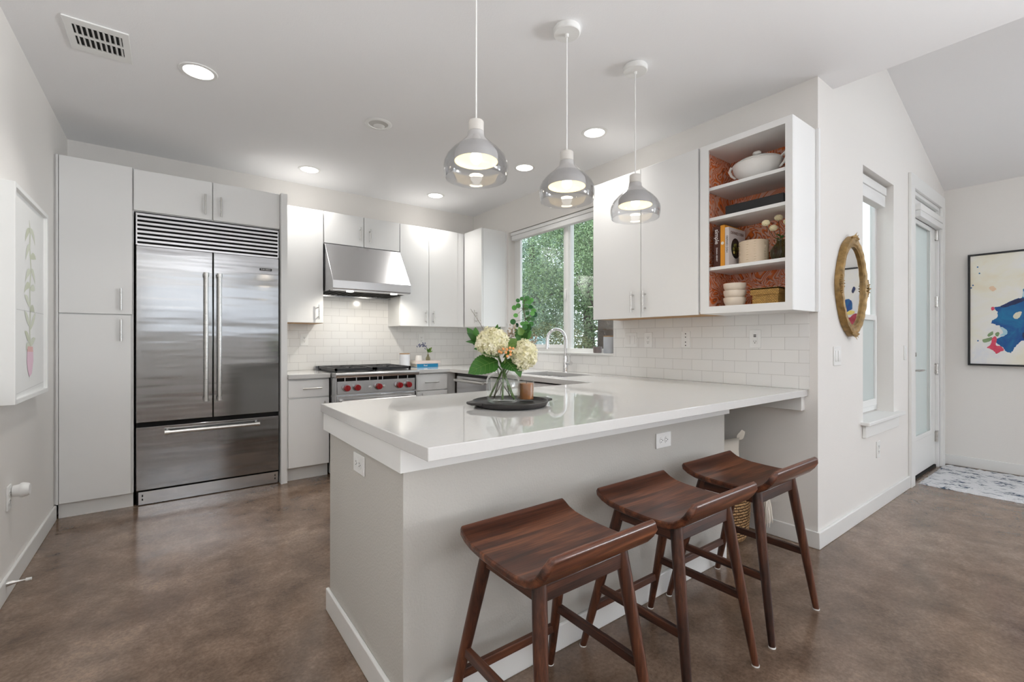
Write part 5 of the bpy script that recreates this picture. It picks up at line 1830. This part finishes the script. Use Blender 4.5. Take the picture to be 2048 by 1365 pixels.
# ------------------------------------------------------------------ oval mirror
M['gilt'] = plain('worn gilt plaster', rgb(150, 120, 72), 0.42, 0.35, vary=0.35, vscale=30)
mr = thing('wall_mirror', 'oval mirror in a carved gilt frame on the entry wall', 'mirror', (3.49, YE, 1.55))
MXc, MZc, MA, MBb = 3.492, 1.549, 0.222, 0.296
F = frame((MXc, YE, MZc), '-y')
m = MB(F)
NA = 96
sec = [(-0.050, 0.020), (-0.046, 0.030), (-0.036, 0.028), (-0.028, 0.036), (-0.012, 0.042), (0.0, 0.038), (0.008, 0.026), (0.010, 0.002), (-0.050, 0.002)]
rings = []
for i in range(NA):
    a = 2 * PI * i / NA
    orn = 0.012 * max(0, math.cos(2 * a)) ** 6 + 0.012 * max(0, math.cos(2 * a + PI)) ** 6 + 0.003 * abs(math.sin(5 * a))
    pts = []
    for w_, h in sec:
        rr = w_ + (orn if w_ > -0.02 else 0)
        pts.append(((MA + rr) * math.cos(a), (MBb + rr) * math.sin(a), h + (0.0015 * math.sin(24 * a) if -0.03 < w_ < 0.01 and h > 0.03 else 0)))
    rings.append(m._v(pts))
for i in range(NA):
    a_, b_ = rings[i], rings[(i + 1) % NA]
    for k in range(len(sec)):
        j = (k + 1) % len(sec)
        m.bm.faces.new([a_[k], b_[k], b_[j], a_[j]])
m.build('frame', M['gilt'], mr, angle=30)
for ang in (0, PI / 2, PI, 3 * PI / 2):
    m = MB(F)
    cxm, czm = (MA + 0.008) * math.cos(ang), (MBb + 0.008) * math.sin(ang)
    t_ = Vector((-math.sin(ang), math.cos(ang), 0)); o_ = Vector((math.cos(ang), math.sin(ang), 0))
    for k in range(-4, 5):
        p = Vector((cxm, czm, 0.036)) + t_ * k * 0.013 + o_ * (0.010 - 0.0022 * abs(k))
        m.ball(p, 0.011 - 0.0008 * abs(k), 8, 6)
    for k in (-1, 0, 1):
        p = Vector((cxm, czm, 0.042)) + t_ * k * 0.016
        m.leaf(p - o_ * 0.02, p + o_ * (0.040 if k == 0 else 0.026) + t_ * k * 0.012, Vector((0, 0, -1)), 0.024, OVAL, 0.4, 0.2)
    ob = m.build('carved_crest', M['gilt'], mr)
MB(F).lathe([(0, 0.019), (1.0, 0.019), (1.0, 0.014), (0, 0.014)], 0, 0, 0, 64, MA - 0.046, MBb - 0.046).build('mirror_glass', M['mirror'], mr, smooth=False)

# ------------------------------------------------------------------ abstract painting
pt = thing('framed_painting', 'large abstract canvas of blue, pink and cream in a thin black frame', 'painting', (XP, 0.2, 1.49))
PA0, PA1, PB0, PB1 = -0.50, 0.889, 0.972, 2.012
m = MB()
m.slab([PA0, PA0 + 0.014, PA1 - 0.014, PA1], [PB0, PB0 + 0.014, PB1 - 0.014, PB1], lambda u, v: not (PA0 + 0.014 < u < PA1 - 0.014 and PB0 + 0.014 < v < PB1 - 0.014), XP - 0.045, XP - 0.001, 'X')
m.build('frame', M['black'], pt, smooth=False)


def canvas_mat():
    m, nt, p = new_mat('cream abstract ground')
    v = coords(nt)
    n1 = noise(nt, v, 2.6, 5, 0.6, 0.6)
    r = ramp(nt, [(0.30, rgb(222, 226, 236)), (0.46, rgb(240, 238, 234)), (0.60, rgb(240, 236, 220)), (0.76, rgb(236, 224, 196))])
    nt.links.new(n1.outputs[0], r.inputs[0])
    nt.links.new(r.outputs[0], p.inputs['Base Color'])
    p.inputs['Roughness'].default_value = 0.6
    return m


def paint(name, c1, c2, sc=7):
    m, nt, p = new_mat(name)
    n1 = noise(nt, coords(nt), sc, 4, 0.6, 1.0)
    r = ramp(nt, [(0.32, c1), (0.68, c2)])
    nt.links.new(n1.outputs[0], r.inputs[0])
    nt.links.new(r.outputs[0], p.inputs['Base Color'])
    p.inputs['Roughness'].default_value = 0.5
    return m


MB().box(XP - 0.034, XP - 0.004, PA0 + 0.016, PA1 - 0.016, PB0 + 0.016, PB1 - 0.016).build('canvas', canvas_mat(), pt, smooth=False)
PB_ = paint('ultramarine and teal paint', rgb(10, 56, 138), rgb(24, 124, 170), 5)
PN = paint('indigo paint', rgb(30, 36, 76), rgb(40, 60, 110), 8)
PP = paint('crimson pink paint', rgb(206, 46, 78), rgb(226, 92, 116), 10)
PR = paint('deep red paint', rgb(150, 28, 46), rgb(190, 70, 90), 7)
PG = paint('sage green paint', rgb(96, 128, 76), rgb(150, 172, 132), 9)
PL = paint('pale turquoise paint', rgb(136, 196, 216), rgb(206, 226, 230), 9)
PC = paint('pale cream paint', rgb(236, 230, 206), rgb(216, 214, 190), 9)
PO = paint('apricot paint', rgb(234, 196, 160), rgb(236, 214, 190), 12)
PY = paint('yellow paint', rgb(232, 206, 90), rgb(240, 226, 150), 9)
m = MB()
LAY = [0]


def patch(pts, mi, jag=0.004):
    LAY[0] += 1
    x = XP - 0.0342 - 0.0001 * LAY[0]
    res = []
    n_ = len(pts)
    for i in range(n_):
        p0_, p1_, p2_, p3_ = (Vector(pts[(i + q) % n_]) for q in (-1, 0, 1, 2))
        for k in range(6):
            t = k / 6
            c_m = 0.5 * ((2 * p1_) + (p2_ - p0_) * t + (2 * p0_ - 5 * p1_ + 4 * p2_ - p3_) * t * t + (3 * p1_ - p0_ - 3 * p2_ + p3_) * t ** 3)
            j = jag * 0.6
            res.append((x, c_m.x + random.uniform(-j, j), c_m.y + random.uniform(-j, j)))
    f_ = m.bm.faces.new(m._v(res))
    f_.material_index = mi


random.seed(8)
blob = [(0.716, 1.507), (0.687, 1.513), (0.661, 1.523), (0.63, 1.547), (0.573, 1.579), (0.546, 1.588), (0.534, 1.669), (0.48, 1.70), (0.43, 1.62), (0.36, 1.56), (0.30, 1.44), (0.24, 1.36), (0.22, 1.28), (0.33, 1.24), (0.45, 1.215),
        (0.534, 1.202), (0.555, 1.197), (0.586, 1.147), (0.601, 1.106), (0.623, 1.094), (0.648, 1.114), (0.661, 1.142), (0.70, 1.179), (0.697, 1.225), (0.642, 1.253), (0.639, 1.295), (0.661, 1.318), (0.687, 1.339), (0.719, 1.359),
        (0.738, 1.365), (0.726, 1.39), (0.697, 1.417), (0.699, 1.469)]
patch(blob, 0, 0.007)
patch([(0.68, 1.514), (0.63, 1.545), (0.573, 1.576), (0.52, 1.575), (0.55, 1.545), (0.61, 1.518), (0.65, 1.505)], 1)
patch([(0.54, 1.27), (0.50, 1.28), (0.45, 1.23), (0.53, 1.215)], 1)
patch([(0.684, 1.333), (0.639, 1.299), (0.639, 1.258), (0.68, 1.249), (0.661, 1.276), (0.674, 1.309)], 5)
patch([(0.545, 1.60), (0.525, 1.66), (0.50, 1.64), (0.52, 1.59)], 5)
patch([(0.598, 1.427), (0.583, 1.452), (0.55, 1.461), (0.552, 1.429), (0.573, 1.398), (0.595, 1.404)], 6, 0.002)
patch([(0.732, 1.221), (0.71, 1.244), (0.701, 1.211), (0.706, 1.16), (0.674, 1.151), (0.655, 1.118), (0.677, 1.104), (0.703, 1.083), (0.719, 1.108), (0.746, 1.131), (0.764, 1.14), (0.739, 1.169)], 2, 0.003)
patch([(0.759, 1.259), (0.739, 1.282), (0.725, 1.287), (0.726, 1.259), (0.752, 1.24)], 4, 0.002)
patch([(0.71, 1.268), (0.693, 1.283), (0.684, 1.267), (0.692, 1.244), (0.706, 1.246)], 4, 0.002)
patch([(0.792, 1.212), (0.765, 1.224), (0.732, 1.235), (0.739, 1.202), (0.782, 1.186)], 4, 0.002)
patch([(0.736, 1.508), (0.719, 1.512), (0.716, 1.489), (0.732, 1.48)], 2, 0.002)
patch([(0.749, 1.689), (0.726, 1.704), (0.703, 1.675), (0.726, 1.658)], 7, 0.004)
for a, b in [(0.855, 1.723), (0.812, 1.831), (0.824, 1.891), (0.867, 1.70), (0.822, 1.202)]:
    patch([(a + 0.006, b), (a, b + 0.007), (a - 0.006, b), (a, b - 0.007)], 0, 0)
patch([(0.40, 1.30), (0.33, 1.50), (0.24, 1.46), (0.12, 1.52), (0.0, 1.40), (-0.10, 1.18), (-0.06, 1.06), (0.12, 1.02), (0.34, 1.03), (0.44, 1.12)], 3, 0.008)
patch([(0.30, 1.53), (0.22, 1.535), (0.20, 1.50), (0.28, 1.495)], 8, 0.003)
patch([(0.26, 1.66), (0.18, 1.64), (0.12, 1.56), (0.20, 1.52), (0.28, 1.56)], 0, 0.006)
patch([(0.31, 1.78), (0.29, 1.80), (0.275, 1.75), (0.29, 1.73)], 1, 0.002)
patch([(0.20, 1.52), (0.16, 1.56), (0.15, 1.50), (0.18, 1.47)], 1, 0.002)
patch([(-0.10, 1.75), (-0.25, 1.80), (-0.40, 1.68), (-0.30, 1.55), (-0.15, 1.60)], 4, 0.006)
m.build('paint_strokes', [PB_, PN, PP, PR, PG, PL, PC, PO, PY], pt, smooth=False)

# ------------------------------------------------------------------ framed plant print on the left wall
fp = thing('framed_print', 'tall white box-framed print of a leafy plant in a pink pot on the left wall', 'picture', (XL, 3.39, 1.42))
FA0, FA1, FB0, FB1, FX = 3.03, 3.747, 0.908, 1.930, -0.561
m = MB()
m.slab([FA0, FA0 + 0.022, FA1 - 0.022, FA1], [FB0, FB0 + 0.022, FB1 - 0.022, FB1], lambda u, v: not (FA0 + 0.022 < u < FA1 - 0.022 and FB0 + 0.022 < v < FB1 - 0.022), XL + 0.001, FX, 'X')
m.build('frame', M['trim'], fp, bevel=0.0015)
m = MB()
m.box(-0.590, -0.577, FA0 + 0.022, FA1 - 0.022, FB0 + 0.022, FB1 - 0.022)
m.build('paper', plain('white print paper', rgb(236, 236, 234), 0.5), fp, smooth=False)
K_ = 0.958
c_ = lambda p: (p[0] * K_, 1.2 + (p[1] - 1.2) * K_)
LV = [[(3.545, 1.799), (3.481, 1.782), (3.442, 1.721)], [(3.545, 1.799), (3.625, 1.799), (3.66, 1.734)], [(3.545, 1.71), (3.489, 1.695), (3.454, 1.627)], [(3.554, 1.651), (3.625, 1.677), (3.682, 1.66)],
      [(3.554, 1.572), (3.501, 1.575), (3.442, 1.511)], [(3.57, 1.584), (3.625, 1.58), (3.664, 1.518)], [(3.545, 1.492), (3.481, 1.505), (3.42, 1.451)], [(3.554, 1.482), (3.625, 1.499), (3.656, 1.481)],
      [(3.541, 1.387), (3.481, 1.427), (3.431, 1.438)], [(3.554, 1.363), (3.604, 1.391), (3.647, 1.358)], [(3.533, 1.283), (3.473, 1.33), (3.427, 1.356)], [(3.541, 1.263), (3.625, 1.316), (3.673, 1.359)],
      [(3.541, 1.194), (3.481, 1.233), (3.431, 1.252)], [(3.554, 1.174), (3.604, 1.204), (3.664, 1.214)], [(3.541, 1.164), (3.481, 1.184), (3.458, 1.151)]]
m = MB()
xq = -0.5766


def ribbon(pts, ws, mi, x):
    m.mi = mi
    L, R_ = [], []
    for i, p in enumerate(pts):
        a = Vector(pts[max(0, i - 1)]); b = Vector(pts[min(len(pts) - 1, i + 1)])
        t_ = (b - a).normalized(); n_ = Vector((-t_.y, t_.x))
        q = Vector(p)
        L.append((x, q.x + n_.x * ws[i], q.y + n_.y * ws[i])); R_.append((x, q.x - n_.x * ws[i], q.y - n_.y * ws[i]))
    vl, vr = m._v(L), m._v(R_)
    for i in range(len(pts) - 1):
        f_ = m.bm.faces.new([vl[i], vr[i], vr[i + 1], vl[i + 1]])
        f_.material_index = mi


ST = [c_(p) for p in [(3.529, 1.85), (3.554, 1.8), (3.541, 1.699), (3.57, 1.594), (3.541, 1.491), (3.554, 1.353), (3.541, 1.263), (3.554, 1.15)]]
ribbon(ST, [0.003] + [0.010] * 6 + [0.012], 0, xq)
for k, l in enumerate(LV):
    a, b, d = [Vector(c_(p)) for p in l]
    pts = [((1 - t) ** 2 * a + 2 * t * (1 - t) * (b * 1.3 - (a + d) * 0.15) + t * t * d) for t in [i / 8 for i in range(9)]]
    ribbon([(p.x, p.y) for p in pts], [0.017 * math.sin(PI * min(1, 0.12 + 0.88 * i / 8)) + 0.0012 for i in range(9)], 1 if k % 3 else 0, xq + 0.0003 + 0.00004 * k)
m.mi = 2
pot = [c_(p) for p in [(3.481, 1.146), (3.612, 1.143), (3.617, 1.092), (3.583, 1.023), (3.533, 1.006), (3.501, 1.033), (3.473, 1.088)]]
m.face([(xq + 0.001, a, b) for a, b in pot])
m.mi = 3
m.face([(xq + 0.0011, a, b) for a, b in [c_(p) for p in [(3.489, 1.172), (3.604, 1.169), (3.612, 1.140), (3.481, 1.144)]]])
m.mi = 4
m.face([(xq, FA0 + 0.03, 1.348), (xq, FA1 - 0.03, 1.352), (xq, FA1 - 0.03, 1.356), (xq, FA0 + 0.03, 1.352)])
m.face([(xq, FA0 + 0.03, 0.945), (xq, FA1 - 0.03, 0.965), (xq, FA1 - 0.03, 0.968), (xq, FA0 + 0.03, 0.948)])
m.build('plant_drawing', [plain('pale sage ink', rgb(204, 208, 188), 0.7), plain('pale green ink', rgb(212, 216, 200), 0.7), plain('pink ink', rgb(230, 198, 212), 0.7), plain('peach ink', rgb(222, 180, 176), 0.7), plain('pale grey line', rgb(212, 212, 210), 0.7)], fp, smooth=False)

# ------------------------------------------------------------------ rug
random.seed(5)
m = MB()
RX0, RX1, RY0, RY1 = 5.03, 5.98, 0.42, 1.04
gx, gy = 46, 30
top = [[None] * (gy + 1) for _ in range(gx + 1)]
for i in range(gx + 1):
    for j in range(gy + 1):
        e = i in (0, gx) or j in (0, gy)
        top[i][j] = m.bm.verts.new((RX0 + (RX1 - RX0) * i / gx + (random.uniform(-.006, .006)), RY0 + (RY1 - RY0) * j / gy + random.uniform(-.006, .006), 0.0015 if e else 0.016 + random.uniform(-.004, .006)))
for i in range(gx):
    for j in range(gy):
        m.bm.faces.new([top[i][j], top[i + 1][j], top[i + 1][j + 1], top[i][j + 1]])
o = m.build('rug', rug_mat(), angle=180)
tag(o, 'small white shag rug with dark blue streaks in front of the entry door', 'rug')

# ------------------------------------------------------------------ outside
M['bark'] = plain('dark bark', rgb(62, 50, 42), 0.9, bump_scale=25, bump_d=0.03, vary=0.3, vscale=9)
M['fol1'] = leaf_mat('glossy tree leaves', rgb(48, 78, 44), rgb(164, 190, 140), 0.3, 0.3)
M['fol2'] = leaf_mat('grey green tree leaves', rgb(58, 92, 66), rgb(184, 210, 184), 0.3, 0.3)
M['fol3'] = leaf_mat('olive shrub leaves', rgb(66, 74, 40), rgb(132, 136, 86), 0.5, 0.3)
M['fol4'] = leaf_mat('silvery blue shrub leaves', rgb(132, 164, 166), rgb(196, 214, 214), 0.5, 0.3)
MB().box(XR + 0.15, 30, YE + 0.15, 40, -0.25, -0.13).build('ground', plain('leaf litter ground', rgb(96, 84, 64), 0.9, vary=0.3, vscale=3), kind='structure', smooth=False)


def foliage(parent, lumps, count, size, mat_, seed):
    rnd = random.Random(seed)
    vs, fs = [], []
    tot = sum(rx * ry * rz for _, (rx, ry, rz) in lumps)
    off = WORLD[parent.name]
    for c, (rx, ry, rz) in lumps:
        for k in range(int(count * rx * ry * rz / tot)):
            while True:
                d = Vector((rnd.uniform(-1, 1), rnd.uniform(-1, 1), rnd.uniform(-1, 1)))
                if 0.25 < d.length < 1: break
            d = d.normalized() * d.length ** 0.45
            p = Vector((c[0] + d.x * rx, c[1] + d.y * ry, c[2] + d.z * rz)) - off
            a = Vector((rnd.gauss(0, 1), rnd.gauss(0, 1), rnd.gauss(0, .7))).normalized()
            b = a.cross(Vector((rnd.gauss(0, 1), rnd.gauss(0, 1), rnd.gauss(0, 1)))).normalized()
            L = size * rnd.uniform(0.6, 1.3)
            n0 = len(vs)
            vs += [p - a * L * .5, p + b * L * .22, p + a * L * .5, p - b * L * .22]
            fs.append((n0, n0 + 1, n0 + 2, n0 + 3))
    me = bpy.data.meshes.new('foliage')
    me.from_pydata([tuple(v_) for v_ in vs], [], fs)
    me.materials.append(mat_)
    o = bpy.data.objects.new('foliage', me)
    COL.objects.link(o)
    o.parent = parent
    WORLD[o.name] = off
    return o


def tree(label, base, top, r0, lumps, count, size, mat_, seed):
    t = thing('tree', label, 'tree', (base[0], base[1], -0.13))
    b0, b1 = Vector(base), Vector(top)
    MB().tube([b0, b0.lerp(b1, 0.3) + Vector((0.04, 0.03, 0)), b0.lerp(b1, 0.65) + Vector((-0.05, 0.06, 0)), b1], [r0 * 1.25, r0, r0 * 0.8, r0 * 0.4], 14).build('trunk', M['bark'], t)
    rnd = random.Random(seed)
    for c, rr in lumps[:6]:
        f_ = rnd.uniform(0.35, 0.8)
        s_ = b0.lerp(b1, f_)
        e_ = Vector(c)
        MB().tube([s_, s_.lerp(e_, 0.5) + Vector((0, 0, 0.12)), e_], [r0 * 0.32, r0 * 0.2, r0 * 0.06], 8).build('branch', M['bark'], t)
    foliage(t, lumps, count, size, mat_, seed)


tree('dark-trunked tree seen through the right pane of the kitchen window', (7.75, 6.95, -0.13), (7.9, 6.85, 3.6), 0.20,
     [((7.6, 7.9, 3.1), (1.0, 1.2, 1.2)), ((7.9, 7.0, 3.4), (0.9, 1.0, 1.0)), ((7.4, 8.5, 2.3), (0.8, 0.8, 0.8)), ((7.8, 7.7, 4.4), (1.1, 1.2, 0.9)), ((8.6, 7.4, 2.5), (0.8, 1.2, 0.9)), ((7.3, 6.6, 2.9), (0.8, 0.7, 0.9))], 36000, 0.062, M['fol1'], 1)
tree('leafy grey-green tree seen through the left pane of the kitchen window', (8.4, 10.2, -0.13), (8.2, 10.0, 4.0), 0.14,
     [((8.0, 9.7, 3.4), (1.0, 1.1, 1.1)), ((7.7, 9.3, 2.2), (0.9, 0.9, 0.9)), ((8.4, 10.9, 3.0), (1.0, 1.1, 1.2)), ((8.2, 10.2, 4.6), (1.1, 1.2, 0.9)), ((7.9, 10.3, 1.6), (0.9, 1.1, 0.8)), ((7.6, 8.6, 1.5), (0.8, 0.9, 0.7))], 38000, 0.062, M['fol2'], 2)
tree('tall background tree standing behind the other two trees', (11.0, 10.5, -0.13), (11.0, 10.5, 5.0), 0.18,
     [((10.8, 9.5, 3.0), (1.4, 1.8, 1.8)), ((11.0, 11.8, 3.2), (1.4, 1.8, 1.9)), ((10.8, 8.0, 2.2), (1.2, 1.4, 1.6)), ((10.9, 10.6, 5.2), (1.5, 2.2, 1.2)), ((10.9, 13.6, 2.8), (1.3, 1.8, 1.8)), ((10.6, 9.0, 0.9), (1.0, 1.6, 1.1)), ((10.6, 11.5, 0.9), (1.0, 1.6, 1.1)), ((10.4, 7.2, 0.9), (1.0, 1.2, 1.1))], 30000, 0.12, M['fol1'], 3)


def shrub(label, c, lumps, count, size, mat_, seed):
    t = thing('shrub', label, 'shrub', (c[0], c[1], -0.13))
    for k in range(5):
        a = k * 1.256
        MB().tube([(c[0], c[1], -0.13), (c[0] + 0.1 * math.cos(a), c[1] + 0.1 * math.sin(a), 0.3), (c[0] + 0.3 * math.cos(a), c[1] + 0.3 * math.sin(a), 0.8)], [0.02, 0.015, 0.006], 6).build('stem', M['bark'], t)
    foliage(t, lumps, count, size, mat_, seed)


shrub('olive shrub in front of the dark tree trunk', (6.9, 7.05, 0), [((6.9, 7.2, 0.65), (0.6, 0.7, 0.85)), ((6.9, 7.9, 0.75), (0.5, 0.7, 0.9))], 9000, 0.05, M['fol3'], 4)
shrub('silvery blue shrub low behind the kitchen faucet', (6.1, 7.2, 0), [((6.1, 7.25, 0.75), (0.35, 0.3, 0.55))], 900, 0.075, M['fol4'], 5)
shrub('dark green shrub at the left foot of the kitchen window view', (6.3, 8.9, 0), [((6.3, 9.0, 0.6), (0.6, 0.8, 0.7))], 6000, 0.055, M['fol1'], 6)
